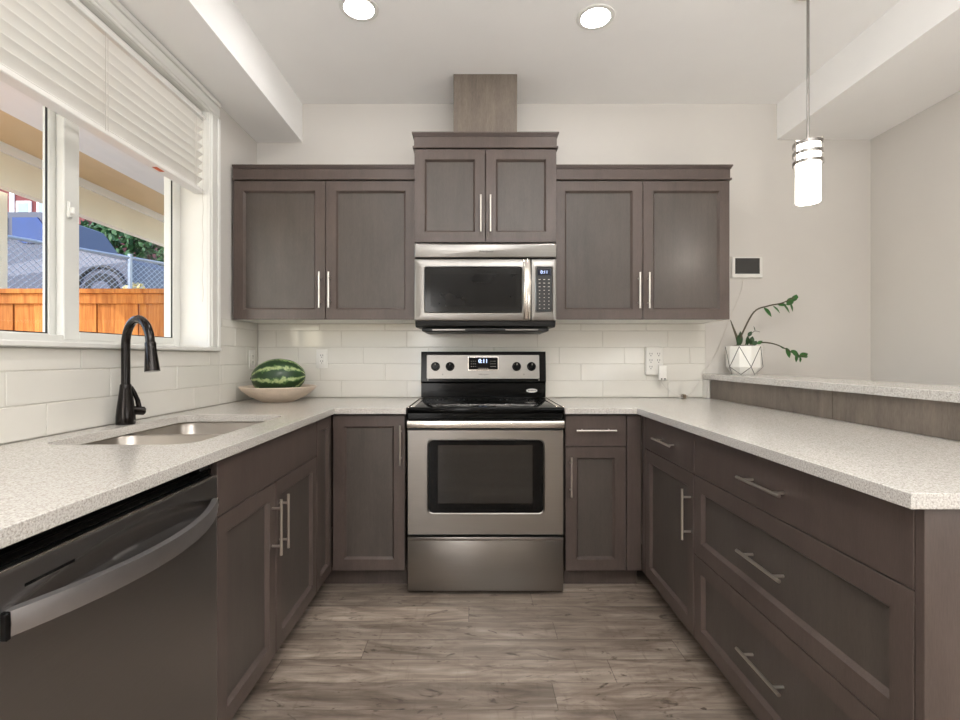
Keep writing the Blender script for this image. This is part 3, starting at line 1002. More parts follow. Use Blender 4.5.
# ------------------------------------------------------------------ upper cabinets
def upper(name, label, x0, x1, yf, z0, z1, ztop, split, hz, over=(True, True), group=None):
    w = x1 - x0
    r = thing(name, label, 'cabinet', (x0, yf, z0), 0, group)
    dep = YB - yf - 0.001
    H = z1 - z0
    t = 0.016
    b = MB()
    b.box(0, t, 0.0215, dep, 0.003, H + 0.004); b.box(w - t, w, 0.0215, dep, 0.003, H + 0.004)
    b.box(t, w - t, 0.0215, dep, 0.003, t); b.box(t, w - t, 0.0215, dep, H - t, H + 0.004)
    b.box(t, w - t, dep - 0.01, dep, t, H - t)
    b.build('body', M['wood'], r, smooth=False)
    b = MB(); b.box(0.002, w - 0.002, 0.0225, dep, -0.0005, 0.0025)
    b.build('bottom_panel', M['plastic'], r, smooth=False)
    s = split - x0
    front(r, 'door', 0.0005, s - GP, 0, H, ('v', s - 0.026, hz - z0))
    front(r, 'door', s + GP, w - 0.0005, 0, H, ('v', s + 0.026, hz - z0))
    # crown: lower lip, frieze, cove and top lip
    b = MB()
    zz = H + 0.0045
    ht = ztop - z1 - 0.0045
    oL, oR = (1 if over[0] else 0), (1 if over[1] else 0)
    def lay(p, za, zb, bv=0.001): b.box(-p * oL, w + p * oR, -p, dep, zz + za, zz + zb, bv)
    lay(0.009, 0, 0.010)
    lay(0.002, 0.0102, ht - 0.0203)
    prof = [(0.003, ht - 0.020), (0.006, ht - 0.013), (0.010, ht - 0.0085)]
    for (p, za), (p2, zb) in zip(prof, prof[1:]): lay(p2, za, zb, 0)
    lay(0.013, ht - 0.0083, ht)
    b.build('crown_molding', M['wood'], r, smooth=False)
    return r
UY = 2.72
upper('wall_cabinet', 'dark stained two door upper cabinet beside the window', -1.338, -0.3265, UY, 1.374, 2.142, 2.228, -0.8255, 1.535, (False, False))
upper('wall_cabinet', 'dark stained two door upper cabinet near the pendant lamp', 0.4445, 1.414, UY, 1.374, 2.142, 2.228, 0.9335, 1.532, (False, True))
upper('wall_cabinet', 'short dark stained two door cabinet above the microwave', -0.325, 0.443, 2.655, 1.787, 2.290, 2.379, 0.0595, 1.935, (True, True))
b = MB(); b.box(-0.117, 0.237, 2.736, YB - 0.001, 2.3795, ZC - 0.0005, 0.001)
dc = tag(b.build('duct_cover', M['woodraw'], smooth=False), 'wooden duct cover box rising from the centre cabinet to the ceiling', 'duct cover')

# ------------------------------------------------------------------ microwave
MY = 2.648
mw = thing('microwave', 'stainless over the range microwave under the centre cabinet', 'microwave', (0.059, MY, 1.36))
mh = 0.383
def mx(px): return (px - 474.5) * MY / 491.0 - 0.059
def mz(py): return 1.163 + (357.5 - py) * MY / 491.0 - 1.36
b = MB(); b.box(-mh + 0.002, mh - 0.002, 0.02, 0.408, mz(322), mz(244.3))
b.build('body', M['blackmat'], mw, smooth=False)
def cushion(b, x0, x1, z0, z1, y, dep=0.02, r=0.006):
    b.ring_loft([RR(x0, x1, z0, z1, 0.004, y + dep), RR(x0, x1, z0, z1, 0.004, y + r), RR(x0 + r * 0.3, x1 - r * 0.3, z0 + r * 0.3, z1 - r * 0.3, 0.004, y + r * 0.3), RR(x0 + r, x1 - r, z0 + r, z1 - r, 0.004, y)])
b = MB(); cushion(b, -mh, mh, mz(257.8), mz(243.8), -0.006)
vp = b.build('vent_panel', M['steel'], mw, angle=50)
text_obj('brand_lettering', 'Whirlpool', 0.019, M['text'], vp, (mx(485.5), -0.0066, mz(251.5)), shear=0.35)
# door with raised window border
dx0, dx1 = -mh, mx(530.6)
z0m, z1m = mz(320.8), mz(258.8)
gx0, gx1, gz0, gz1 = mx(425), mx(521.5), mz(312), mz(267.3)
b = MB()
r = 0.007
b.ring_loft([RR(dx0, dx1, z0m, z1m, 0.004, 0.02), RR(dx0, dx1, z0m, z1m, 0.004, r), RR(dx0 + r * .3, dx1 - .002, z0m + r * .3, z1m - r * .3, 0.004, r * .3), RR(dx0 + r, dx1 - .003, z0m + r, z1m - r, 0.004, 0.0), RR(gx0 - 0.006, gx1 + 0.006, gz0 - 0.006, gz1 + 0.006, 0.014, 0.0), RR(gx0 - 0.002, gx1 + 0.002, gz0 - 0.002, gz1 + 0.002, 0.012, -0.004), RR(gx0, gx1, gz0, gz1, 0.010, 0.002)], cap1=False)
md = b.build('door', M['steel'], mw, angle=30)
b = MB(); b.ring_loft([RR(gx0 - .001, gx1 + .001, gz0 - .001, gz1 + .001, 0.010, 0.010), RR(gx0 - .001, gx1 + .001, gz0 - .001, gz1 + .001, 0.010, 0.0015)])
wg = b.build('door_window', M['mwglass'], md)
b = MB(); b.box(mx(430.5), mx(516), 0.0006, 0.0016, mz(306.5), mz(274))
b.build('window_screen', M['mwglass_in'], wg, smooth=False)
b = MB()
n = 14
rings = []
hx0, hx1 = mx(523.4), mx(530.2)
for i in range(n + 1):
    t_ = i / n; v = 2 * t_ - 1
    z_ = mz(319.5) + (mz(259.8) - mz(319.5)) * t_
    y_ = -0.006 - 0.034 * (1 - v ** 2) ** 0.8
    rings.append([(hx0, y_ + 0.004, z_), (hx0 + 0.005, y_, z_), (hx1 - 0.005, y_, z_), (hx1, y_ + 0.004, z_), (hx1, y_ + 0.011, z_), (hx0, y_ + 0.011, z_)])
b.ring_loft(rings)
b.build('handle', M['steelpol'], md, angle=40)
b = MB()
px0, px1 = mx(531.2), mh
kx0, kx1, kz0, kz1 = mx(536.5), mx(552.0), mz(311.3), mz(267.2)
b.ring_loft([RR(px0, px1, z0m, z1m, 0.004, 0.02), RR(px0, px1, z0m, z1m, 0.004, r), RR(px0 + .002, px1 - r * .3, z0m + r * .3, z1m - r * .3, 0.004, r * .3), RR(px0 + .003, px1 - r, z0m + r, z1m - r, 0.004, 0.0), RR(kx0 - 0.007, kx1 + 0.007, kz0 - 0.007, kz1 + 0.007, 0.012, 0.0), RR(kx0 - 0.002, kx1 + 0.002, kz0 - 0.002, kz1 + 0.002, 0.008, -0.004), RR(kx0, kx1, kz0, kz1, 0.006, 0.001)], cap1=False)
cpn = b.build('control_panel', M['steel'], mw, angle=30)
b = MB(); b.ring_loft([RR(kx0 - .001, kx1 + .001, kz0 - .001, kz1 + .001, 0.006, 0.010), RR(kx0 - .001, kx1 + .001, kz0 - .001, kz1 + .001, 0.006, 0.0006)])
kp = b.build('keypad', M['blackmat'], cpn)
b = MB()
for rrow in range(9):
    for c_ in range(3):
        x_ = kx0 + (kx1 - kx0) * (0.2 + 0.3 * c_); z_ = mz(279.5 + 3.6 * rrow)
        if rrow == 3 or rrow == 8: wk = 0.0035
        else: wk = 0.005 if rrow < 3 else 0.0028
        b.box(x_ - wk, x_ + wk, 0.0000, 0.0007, z_ - 0.0018, z_ + 0.0018)
b.build('keypad_marks', M['textlight'], kp, smooth=False)
b = MB(); b.box(kx0 + 0.007, kx1 - 0.007, -0.0002, 0.0007, mz(275.3), mz(269.2))
ds = b.build('display', M['mwdisp'], cpn, smooth=False)
text_obj('clock_digits', '0:11', 0.024, M['digitblue'], ds, ((kx0 + kx1) / 2, -0.0005, mz(272.2)), extrude=0.0002)
b = MB()
prof = [(0.004, mz(321.3)), (0.010, mz(325.5)), (0.030, mz(327)), (0.40, mz(326)), (0.40, mz(321.3))]
b.ring_loft([[(-mh + 0.004, y, z) for y, z in prof], [(mh - 0.004, y, z) for y, z in prof]])
b.build('base_tray', M['blackmat'], mw, smooth=False)
b = MB(); b.box(-mh + 0.035, mh - 0.035, 0.04, 0.37, mz(331), mz(327.3), 0.006, 2)
gv = b.build('underside_grille', M['blackmat'], mw)
for sx in (-1, 1):
    b = MB(); b.box(sx * 0.20 - 0.09, sx * 0.20 + 0.09, 0.037, 0.043, mz(330.2), mz(328.6), 0.001)
    b.build('lamp_cover', M['steel'], gv)

# ------------------------------------------------------------------ outlets, charger, tablet
def outlet(name, label, loc, rz, w=0.070, h=0.116):
    r = thing(name, label, 'outlet', loc, rz, 'wall outlets on the tile')
    b = MB(); b.box(-w / 2, w / 2, -0.006, 0.0, -h / 2, h / 2, 0.002, 2)
    b.build('cover_plate', M['plastic'], r)
    b = MB(); b.box(-0.017, 0.017, -0.0085, -0.0058, -0.034, 0.034, 0.001)
    rc = b.build('receptacle', M['plastic'], r)
    b = MB()
    for z in (-0.018, 0.018):
        for sx in (-1, 1): b.box(sx * 0.0063 - 0.0013, sx * 0.0063 + 0.0013, -0.0090, -0.0083, z - 0.001, z + 0.0085)
        b.lathe([(0.0, -0.0090), (0.0028, -0.0090), (0.0028, -0.0083)], (0, 0, z - 0.008), 10, 'y')
    b.build('slots', M['text'], rc, smooth=False)
    return r
outlet('wall_outlet', 'white duplex outlet on the back wall right of the watermelon', (-0.947, YB - 0.0085, 1.155), 0)
outlet('wall_outlet', 'white outlet on the side wall behind the watermelon bowl', (XL + 0.0085, 2.965, 1.150), PI / 2)
ad = thing('outlet_adapter', 'white six socket plug adapter on the tile right of the range', 'outlet', (1.109, YB - 0.0085, 1.143))
b = MB(); b.box(-0.053, 0.053, -0.032, 0.0, -0.087, 0.085, 0.006, 3)
bd = b.build('adapter_body', M['plastic'], ad)
b = MB()
for z in (0.040, 0.0, -0.040):
    for cx in (-0.024, 0.024):
        if z < -0.03 and cx > 0: continue
        for sx in (-1, 1): b.box(cx + sx * 0.0065 - 0.0015, cx + sx * 0.0065 + 0.0015, -0.0328, -0.0318, z - 0.001, z + 0.009)
        b.lathe([(0.0, -0.0328), (0.003, -0.0328), (0.003, -0.0318)], (cx, 0, z - 0.009), 10, 'y')
b.build('slots', M['text'], bd, smooth=False)
ch = thing('phone_charger', 'white plug charger pushed into the adapter low on the right', 'charger', (1.150, YB - 0.0425, 1.070))
b = MB(); b.box(-0.024, 0.024, -0.026, 0.0, -0.046, 0.046, 0.005, 3)
cb = b.build('charger_body', M['plastic'], ch)
b = MB(); b.box(-0.014, -0.005, -0.024, -0.004, -0.0468, -0.0455); b.box(0.005, 0.014, -0.024, -0.004, -0.0468, -0.0455)
for sx in (-1, 1): b.box(sx * 0.010 - 0.004, sx * 0.010 + 0.004, -0.0268, -0.0258, -0.041, -0.034)
b.build('port', M['text'], cb, smooth=False)
def wp(px, py, d=0.012): return ((px - 474.5) / 160.5, YB - d, 1.163 - (py - 357.5) / 160.5)
def smooth_pts(P, n=8):
    P = [Vector(p) for p in P]
    out = []
    for i in range(len(P) - 1):
        p0 = P[max(i - 1, 0)]; p1 = P[i]; p2 = P[i + 1]; p3 = P[min(i + 2, len(P) - 1)]
        for k in range(n):
            t = k / n
            out.append(0.5 * ((2 * p1) + (-p0 + p2) * t + (2 * p0 - 5 * p1 + 4 * p2 - p3) * t * t + (-p0 + 3 * p1 - 3 * p2 + p3) * t ** 3))
    out.append(P[-1])
    return out
cable = thing('charging_cable', 'thin pale cable looped on the counter between charger and wall screen', 'cable', (1.27, 3.0, ZT))
cl = Vector((1.27, 3.0, ZT))
P = [(1.140, 3.005, 1.022), (1.165, 3.008, 0.985), (1.21, 2.99, 0.945), (1.25, 2.985, 0.922)]
for i in range(26):
    a = i * PI / 6.2
    P.append((1.272 + 0.024 * math.cos(a + PI), 2.985 + 0.016 * math.sin(a + PI), 0.9185 + 0.0008 * i))
P += [(1.31, 3.0, 0.935), (1.36, 3.036, 0.975), (1.405, 3.044, 1.03), (1.414, 3.046, 1.07), wp(708, 366, 0.006), wp(716, 352, 0.004), wp(722, 338, 0.004), wp(728, 322, 0.004), wp(736, 303, 0.004), wp(741, 290, 0.004), wp(742.5, 279.5, 0.006)]
b = MB(); b.tube([p - cl for p in smooth_pts(P, 5)], 0.0019, 6)
cw_ = b.build('cord', M['cord'], cable)
b = MB(); b.box(-0.009, 0.011, -0.035, 0.006, 0.0, 0.026, 0.003)
b.build('cable_tie', pm('tie_brown', (120, 104, 86), 0.5), cable)
tb = thing('wall_touchscreen', 'small black touchscreen in a white frame on the wall above the plant', 'screen', wp(746.0, 267.5, 0.0))
b = MB(); b.ring_loft([RR(-0.095, 0.095, -0.066, 0.064, 0.005, 0.0), RR(-0.095, 0.095, -0.066, 0.064, 0.005, -0.014), RR(-0.092, 0.092, -0.063, 0.061, 0.005, -0.017)])
fr = b.build('screen_frame', M['plastic'], tb)
b = MB(); b.box(-0.076, 0.076, -0.0182, -0.0168, -0.042, 0.055, 0.0004)
b.build('display', M['screen'], fr, smooth=False)

# ------------------------------------------------------------------ bowl and watermelon
bwl = (-1.118, 2.80, ZT)
b = MB()
b.lathe([(0.0, 0.0), (0.088, 0.0), (0.092, 0.004), (0.105, 0.008), (0.155, 0.034), (0.195, 0.066), (0.207, 0.083), (0.205, 0.087), (0.199, 0.086), (0.186, 0.071), (0.148, 0.043), (0.10, 0.018), (0.0, 0.014)], seg=56)
tag(b.build('bowl', M['bowl'], None, bwl, angle=50), 'wide shallow beige bowl holding the watermelon in the counter corner', 'bowl')
t = bmesh.new()
bmesh.ops.create_icosphere(t, subdivisions=5, radius=1.0)
for v in t.verts:
    x, y, z = v.co
    k = 1 - 0.06 * abs(x) ** 3
    v.co = Vector((x * 0.146, y * 0.106 * k, z * 0.104 * k)) * (1 + 0.012 * mnoise.noise(v.co * 2.5))
b = MB(); b.merge(t)
wm = thing('watermelon', 'striped green watermelon lying in the beige bowl', 'watermelon', (bwl[0] + 0.002, bwl[1] - 0.002, ZT + 0.138))
wm.rotation_euler = (0.5, -0.05, 0.25)
b.build('rind', M['melon'], wm, angle=80)
b = MB(); b.lathe([(0.007, -0.1485), (0.006, -0.144), (0.004, -0.139)], (0, 0, 0), 10, 'x')
b.build('stem_scar', M['stem'], wm)

# ------------------------------------------------------------------ plant
PX, PY, PZ = 1.606, 2.925, 1.062
pl = thing('potted_plant', 'potted plant with two arching leafy stems in a white faceted pot', 'plant', (PX, PY, PZ))
b = MB()
nS = 10
def pring(r, z, ph=0.0): return [(r * math.cos(2 * PI * (k + ph) / nS), r * math.sin(2 * PI * (k + ph) / nS), z) for k in range(nS)]
b.ring_loft([pring(0.066, 0.0), pring(0.070, 0.001), pring(0.106, 0.045), pring(0.108, 0.165), pring(0.106, 0.169), pring(0.098, 0.169), pring(0.096, 0.150)], cap1=True)
b.mi = 1
rp = 0.1085
for k in range(nS):
    for s_ in (1, -1):
        seq = []
        a0 = 2 * PI * k / nS; a1 = 2 * PI * (k + s_) / nS
        p_top = Vector((0.1086 * math.cos(a0), 0.1086 * math.sin(a0), 0.165))
        if k % 2 == 0:
            p_bot = Vector((0.1070 * math.cos(a1), 0.1070 * math.sin(a1), 0.046))
            b.tube([p_top, p_bot], 0.002, 5)
        else:
            p0 = Vector((0.1070 * math.cos(a0), 0.1070 * math.sin(a0), 0.046))
            p1 = Vector((0.0705 * math.cos(a1), 0.0705 * math.sin(a1), 0.002))
            b.tube([p0, p1], 0.002, 5)
po = b.build('pot', [M['pot'], M['potline']], pl, rot=(0, 0, 0.19), smooth=False)
po.scale = (0.91, 0.91, 1)
b = MB(); b.lathe([(0.087, 0.1505), (0.086, 0.165), (0.05, 0.174), (0.0, 0.176)], seg=24)
b.build('soil', M['soil'], pl)
def P3(px, py, dy=0.0):
    s_ = 491.0 / (PY + dy)
    return Vector(((px - 474.5) / s_ - PX, dy, 1.163 - (py - 357.5) / s_ - PZ))
def leaf_mesh(b, base, direction, length, width, nrm):
    d_ = direction.normalized(); side = d_.cross(nrm).normalized(); nn = side.cross(d_).normalized()
    n = 7
    top, bot = [], []
    rows = []
    for i in range(n + 1):
        t_ = i / n
        wv = 1.45 * width * math.sin(PI * min(1, t_ * 0.96 + 0.04)) ** 0.8 * (1.0 - 0.25 * t_)
        c_ = base + d_ * length * t_ + nn * (-0.18 * length * t_ * t_)
        rows.append((c_, wv / 2))
    rings = []
    for c_, hw in rows:
        hw = max(hw, 0.0006)
        rings.append([c_ - side * hw + nn * 0.15 * hw, c_ + nn * 0.0008, c_ + side * hw + nn * 0.15 * hw, c_ - nn * 0.0008])
    b.ring_loft(rings)
def stem(pts, r0, r1, leaves, mat_leaf='leaf'):
    pts = smooth_pts(pts, 6)
    n = len(pts)
    b = MB(); b.tube(pts, [r0 + (r1 - r0) * i / (n - 1) for i in range(n)], 8)
    so = b.build('stem', M['stem'], pl)
    for (base, tip, wd, out) in leaves:
        b = MB()
        dv = tip - base
        leaf_mesh(b, base, dv, dv.length, wd, Vector((0.15, -0.95, 0.45 + out)))
        b.build('leaf', M[mat_leaf], so, angle=60)
stem([P3(737, 346), P3(742, 334, -0.01), P3(754, 312, -0.03), P3(768, 306, -0.04), P3(782, 303, -0.05), P3(795, 297, -0.06)], 0.006, 0.003, [
    (P3(795, 299, -0.06), P3(797, 294.5, -0.065), 0.022, 0), (P3(787, 305, -0.05), P3(794, 297, -0.05), 0.030, 0), (P3(778, 305, -0.045), P3(787, 304, -0.06), 0.024, 0.4),
    (P3(764, 308, -0.04), P3(773, 316, -0.05), 0.024, 0), (P3(773, 306, -0.05), P3(781, 312, -0.07), 0.016, 0.6), (P3(783, 304, -0.05), P3(791, 312, -0.07), 0.016, 0.4), (P3(790, 303, -0.05), P3(794, 311, -0.06), 0.014, 0.2), (P3(792, 301, -0.05), P3(798, 294.5, -0.03), 0.024, 0)])
stem([P3(747, 346, -0.02), P3(756, 343.5, -0.04), P3(765, 342.5, -0.05), P3(776, 344.5, -0.06), P3(786, 349, -0.06), P3(797, 355, -0.06), P3(806, 356, -0.06)], 0.005, 0.0026, [
    (P3(786, 348, -0.06), P3(791, 357.5, -0.07), 0.028, 0), (P3(791, 350.5, -0.06), P3(801, 357, -0.07), 0.030, 0), (P3(799, 356.5, -0.06), P3(809, 353, -0.06), 0.024, 0), (P3(796, 355, -0.06), P3(797, 362, -0.07), 0.016, 0), (P3(800, 357, -0.06), P3(801, 362.5, -0.06), 0.014, 0.3),
    (P3(757, 344, -0.05), P3(763, 340.5, -0.05), 0.016, 0), (P3(780, 346, -0.06), P3(784, 348.5, -0.07), 0.01, 0), (P3(803, 357, -0.06), P3(809, 355, -0.04), 0.018, 0)])
stem([P3(739, 346, 0.0), P3(737, 338, 0.0), P3(733, 327, 0.0), P3(730.5, 320, 0.0)], 0.011, 0.002, [(P3(739, 346, -0.01), P3(742, 331, -0.01), 0.026, 0), (P3(738, 346, -0.02), P3(739.5, 335, -0.03), 0.02, 0)], 'leafdark')
stem([P3(745, 346, -0.01), P3(748, 338, -0.02), P3(752, 333, -0.02), P3(755.5, 331, -0.02), P3(760, 332, -0.02)], 0.003, 0.0012, [
    (P3(747, 345, -0.02), P3(748.5, 336, -0.03), 0.022, 0), (P3(750, 344, -0.03), P3(753.5, 336.5, -0.04), 0.026, 0), (P3(748, 336, -0.02), P3(752, 331.5, -0.03), 0.018, 0), (P3(755, 331, -0.02), P3(754.3, 326, -0.02), 0.006, 0), (P3(753, 345, -0.04), P3(757, 341, -0.05), 0.02, 0)], 'leafdark')

# ------------------------------------------------------------------ lamps
pd = thing('pendant_lamp', 'lit white glass cylinder pendant with metal bands over the bar', 'pendant lamp', (1.440, 2.12, ZC))
b = MB(); b.lathe([(0.0, -0.016), (0.038, -0.014), (0.048, -0.006), (0.050, -0.0005)], seg=32)
b.build('canopy', M['nickel'], pd)
b = MB(); b.cyl((0, 0, -0.014), (0, 0, -0.650), 0.0055, 12)
b.build('rod', M['steelrange'], pd)
st_, sb_ = -0.644, -0.911
b = MB(); b.lathe([(0.010, st_ - 0.004), (0.042, st_ - 0.006), (0.045, st_ - 0.010), (0.0465, sb_ + 0.004), (0.045, sb_), (0.041, sb_), (0.040, st_ - 0.02), (0.012, st_ - 0.012)], seg=40)
b.build('lamp_shade', M['shade'], pd)
for k in range(3):
    z_ = st_ - 0.010 - 0.040 * k
    b = MB(); b.lathe([(0.0545, z_ - 0.015), (0.0575, z_ - 0.015), (0.0575, z_), (0.0545, z_), (0.0545, z_ - 0.015)], seg=40, cap=False)
    b.build('metal_band', M['steelrange'], pd)
for a in (0.9, 0.9 + 2 * PI / 3, 0.9 + 4 * PI / 3):
    b = MB(); b.box(0.0577, 0.0587, -0.003, 0.003, st_ - 0.106, st_ - 0.006)
    b.box(0.0085, 0.0584, -0.003, 0.003, st_ - 0.003, st_ - 0.0005)
    b.build('band_strut', M['nickel'], pd, rot=(0, 0, a - PI / 2 - 0.25))
b = MB(); b.lathe([(0.0, st_ - 0.004), (0.018, st_ - 0.004), (0.018, st_ + 0.006), (0.006, st_ + 0.012)], seg=20)
b.build('shade_cap', M['nickel'], pd)
pl_ = lamp('pendant_bulb', 'POINT', (1.440, 2.12, ZC + sb_ - 0.03), (0, 0, 0), 3, (1.0, 0.9, 0.78))
pl_.data.shadow_soft_size = 0.05

def downlight(x, y, label, power):
    r = thing('recessed_light', label, 'ceiling light', (x, y, ZC), 0, 'recessed ceiling lights')
    b = MB(); b.lathe([(0.066, -0.0045), (0.070, -0.006), (0.086, -0.004), (0.089, -0.0003), (0.066, -0.0003), (0.066, -0.0045)], seg=40, cap=False)
    b.build('trim_ring', M['white'], r)
    b = MB(); b.lathe([(0.0, -0.0032), (0.0655, -0.0032), (0.0655, -0.0005)], seg=32)
    b.build('lens', M['lens'], r)
    return r
downlight(-0.522, 2.22, 'lit round recessed light in the ceiling nearest the window', 15)
downlight(0.562, 2.28, 'lit round recessed light in the ceiling right of the duct cover', 15)
for (x, y) in ((-0.52, 0.6), (0.56, 0.6), (-0.52, -1.2), (-0.5, -2.6), (0.56, -2.6)):
    downlight(x, y, 'lit round recessed light in the ceiling behind the viewer', 15)

# ------------------------------------------------------------------ outside the window
def cedar_mat():
    t = NT('cedar_boards')
    sp = t.n('ShaderNodeSeparateXYZ')
    t.l(t.tc.outputs['Object'], sp.inputs[0])
    bd = t.math('FLOOR', t.math('DIVIDE', sp.outputs[0], 0.17))
    wn_ = t.n('ShaderNodeTexWhiteNoise', noise_dimensions='1D')
    t.l(bd, wn_.inputs['W'])
    g = t.noise(t.comb(t.math('MULTIPLY', sp.outputs[0], 40.0), t.math('MULTIPLY', wn_.outputs['Value'], 9.0), t.math('MULTIPLY', sp.outputs[2], 3.0)), 1.0, 5, 0.6, 0.4)
    c1 = t.ramp(g, [(0.3, lin((168, 94, 40))), (0.7, lin((220, 148, 78)))])
    c = t.mix(1.0, c1, t.ramp(wn_.outputs['Value'], [(0, (0.72, 0.7, 0.66, 1)), (1, (1.1, 1.08, 1.0, 1))]), 'MULTIPLY')
    t.set(color=c, rough=0.7, spec=0.2)
    return t.m
M['cedar'] = cedar_mat()
M['cream'] = pm('cream_paint', (246, 234, 212), 0.6, ns=3, amt=0.03)
M['offwhite'] = pm('white_exterior_paint', (250, 247, 243), 0.6, ns=3, amt=0.02)
M['tan'] = pm('tan_soffit', (226, 196, 150), 0.7, ns=3, amt=0.05)
M['grass'] = pm('yard_ground', (186, 180, 168), 0.95, ns=20, amt=0.3)
M['galv'] = pm('galvanised_wire', (150, 158, 170), 0.4, metal=0.4)
M['carpaint'] = pm('grey_car_paint', (62, 64, 80), 0.45, ns=2, amt=0.03)
M['carglass'] = pm('blue_car_glass', (8, 40, 104), 0.08, ns=2, amt=0.2)
M['tyre'] = pm('tyre_rubber', (26, 26, 28), 0.8)
M['redsiding'] = pm('red_siding', (104, 38, 38), 0.7, ns=4, amt=0.1, mapscale=(1, 1, 14))
M['roofing'] = pm('grey_shingles', (150, 148, 150), 0.85, ns=14, amt=0.2)
M['greenery'] = pm('hedge_leaves', (48, 84, 42), 0.6, ns=9, amt=0.5)
M['redleaf'] = pm('rust_leaves', (146, 100, 78), 0.6, ns=9, amt=0.4)
M['paleleaf'] = pm('pale_yellow_leaves', (206, 190, 130), 0.6, ns=9, amt=0.3)
M['bark'] = pm('bark', (84, 66, 52), 0.9)

b = MB()
g = [(-40, 4.3, -0.12), (4, 4.3, -0.12)]
prof = [(-6.0, -0.12), (5.2, -0.12), (5.9, 1.2), (7.6, 1.9), (8.0, 2.05), (40, 2.4)]
b.ring_loft([[(-45, y, z) for y, z in prof], [(XL - WT - 0.02, y, z) for y, z in prof]], cap0=False, cap1=False, closed=False)
tag(b.build('ground', M['grass'], smooth=False), 'bank of bare ground outside the window', 'ground', kind='structure')

fn = thing('cedar_fence', 'orange cedar board fence outside the window', 'fence', (-4.6, 4.0, -0.12))
b = MB()
k = 0
x = -2.9
while x < 2.9:
    b.box(x + 0.003, x + 0.167, 0.0 if k % 2 else 0.010, 0.018 if k % 2 else 0.028, 0.03, 1.76)
    x += 0.17; k += 1
b.build('board_panel', M['cedar'], fn, smooth=False)
b = MB(); b.box(-2.9, 2.95, -0.05, 0.09, 1.80, 1.838, 0.003)
b.build('top_cap', M['cedar'], fn, smooth=False)
b = MB(); b.box(-2.9, 2.95, -0.022, -0.002, 1.72, 1.799, 0.002)
b.build('top_rail', M['cedar'], fn, smooth=False)
for xx in (-2.2, -0.4, 1.6):
    b = MB(); b.box(xx - 0.045, xx + 0.045, 0.03, 0.12, 0, 1.799)
    b.build('post', M['cedar'], fn, smooth=False)

dk = thing('upper_deck', 'cream painted deck with beam overhead outside the window', 'deck', (-4.1, 3.6, -0.12))
b = MB(); b.box(0.0, 0.10, -6.5, 6.0, 2.74, 3.02); b.build('beam', M['cream'], dk, smooth=False)
b = MB(); b.box(0.004, 0.125, -6.5, 6.0, 3.021, 3.10); b.build('ledger', M['offwhite'], dk, smooth=False)
b = MB(); b.box(0.0, 0.62, -6.5, 6.0, 3.101, 3.13); b.build('soffit', M['tan'], dk, smooth=False)
b = MB(); b.box(0.621, 2.54, -6.5, 6.0, 3.101, 3.13); b.build('soffit', M['offwhite'], dk, smooth=False)
b = MB(); b.box(-0.20, -0.047, 0.62, 0.76, 0.0, 2.739); b.build('post', M['cream'], dk, smooth=False)

cf = thing('chain_link_fence', 'galvanised chain link fence behind the cedar fence', 'fence', (-5.0, 6.4, 1.0))
b = MB()
Lc, Hc = 6.4, 1.55
ex = Vector((0.46, 0.95 * 0.93, 0)).normalized()
o0 = Vector((-1.9, -3.3, 0)) * 0.0
dirx = Vector((0.43, 0.9, 0)).normalized()
def cpt(u, z): return dirx * u + Vector((0, 0, z))
p = 0.075
u = -Hc
while u < Lc:
    for s_ in (1, -1):
        ua, ub = (u, u + Hc) if s_ > 0 else (u + Hc, u)
        za, zb_ = 0.0, Hc
        # clip to the panel
        def clip(ua, ub):
            t0, t1 = 0.0, 1.0
            d_ = ub - ua
            for lim, sg in ((-2.2, 1), (Lc - 2.2, -1)):
                f0 = (ua - lim) * sg; f1 = (ub - lim) * sg
                if f0 < 0 and f1 < 0: return None
                if f0 < 0: t0 = max(t0, f0 / (f0 - f1))
                if f1 < 0: t1 = min(t1, f0 / (f0 - f1))
            return t0, t1
        c_ = clip(ua - 1.0, ub - 1.0)
        if c_ and c_[1] - c_[0] > 0.02:
            A = cpt(ua - 1.0 + (ub - ua) * c_[0], Hc * c_[0]); B = cpt(ua - 1.0 + (ub - ua) * c_[1], Hc * c_[1])
            b.tube([A, B], 0.0035, 4)
    u += p
b.build('wire_mesh', M['galv'], cf, smooth=False)
b = MB(); b.tube([cpt(-2.2, Hc), cpt(Lc - 2.2, Hc)], 0.022, 10); b.build('top_rail', M['galv'], cf)
for uu in (-2.1, 0.48, 2.9):
    b = MB(); b.tube([cpt(uu, -0.2), cpt(uu, Hc + 0.05)], 0.028, 10); b.build('post', M['galv'], cf)

# parked van
vn = thing('parked_van', 'grey van with blue side glass parked beyond the chain link fence', 'van', (-7.6, 9.2, 2.06))
b = MB()
side = [(-3.4, 0.35), (-3.4, 1.2), (-3.3, 1.78), (-3.15, 1.86), (-0.62, 1.86), (-0.48, 1.80), (-0.02, 1.16), (0.10, 1.13), (0.95, 1.05), (1.12, 0.90), (1.16, 0.35)]
b.ring_loft([[(x, 0.10 if z > 1.1 else 0.0, z) for x, z in side], [(x, 1.5 if z > 1.1 else 1.6, z) for x, z in side]])
b.build('van_body', M['carpaint'], vn, smooth=False)
for wpoly in ([(-3.1, 1.26), (-3.05, 1.74), (-2.4, 1.76), (-2.4, 1.26)], [(-2.25, 1.26), (-2.25, 1.76), (-1.25, 1.76), (-1.25, 1.26)], [(-1.02, 1.30), (-1.13, 1.42), (-1.13, 1.75), (-0.66, 1.75), (-0.36, 1.36), (-0.34, 1.27), (-0.9, 1.26)]):
    b = MB(); b.ring_loft([[(x, 0.07, z) for x, z in wpoly], [(x, 0.13, z) for x, z in wpoly]])
    b.build('side_window', M['carglass'], vn, smooth=False)
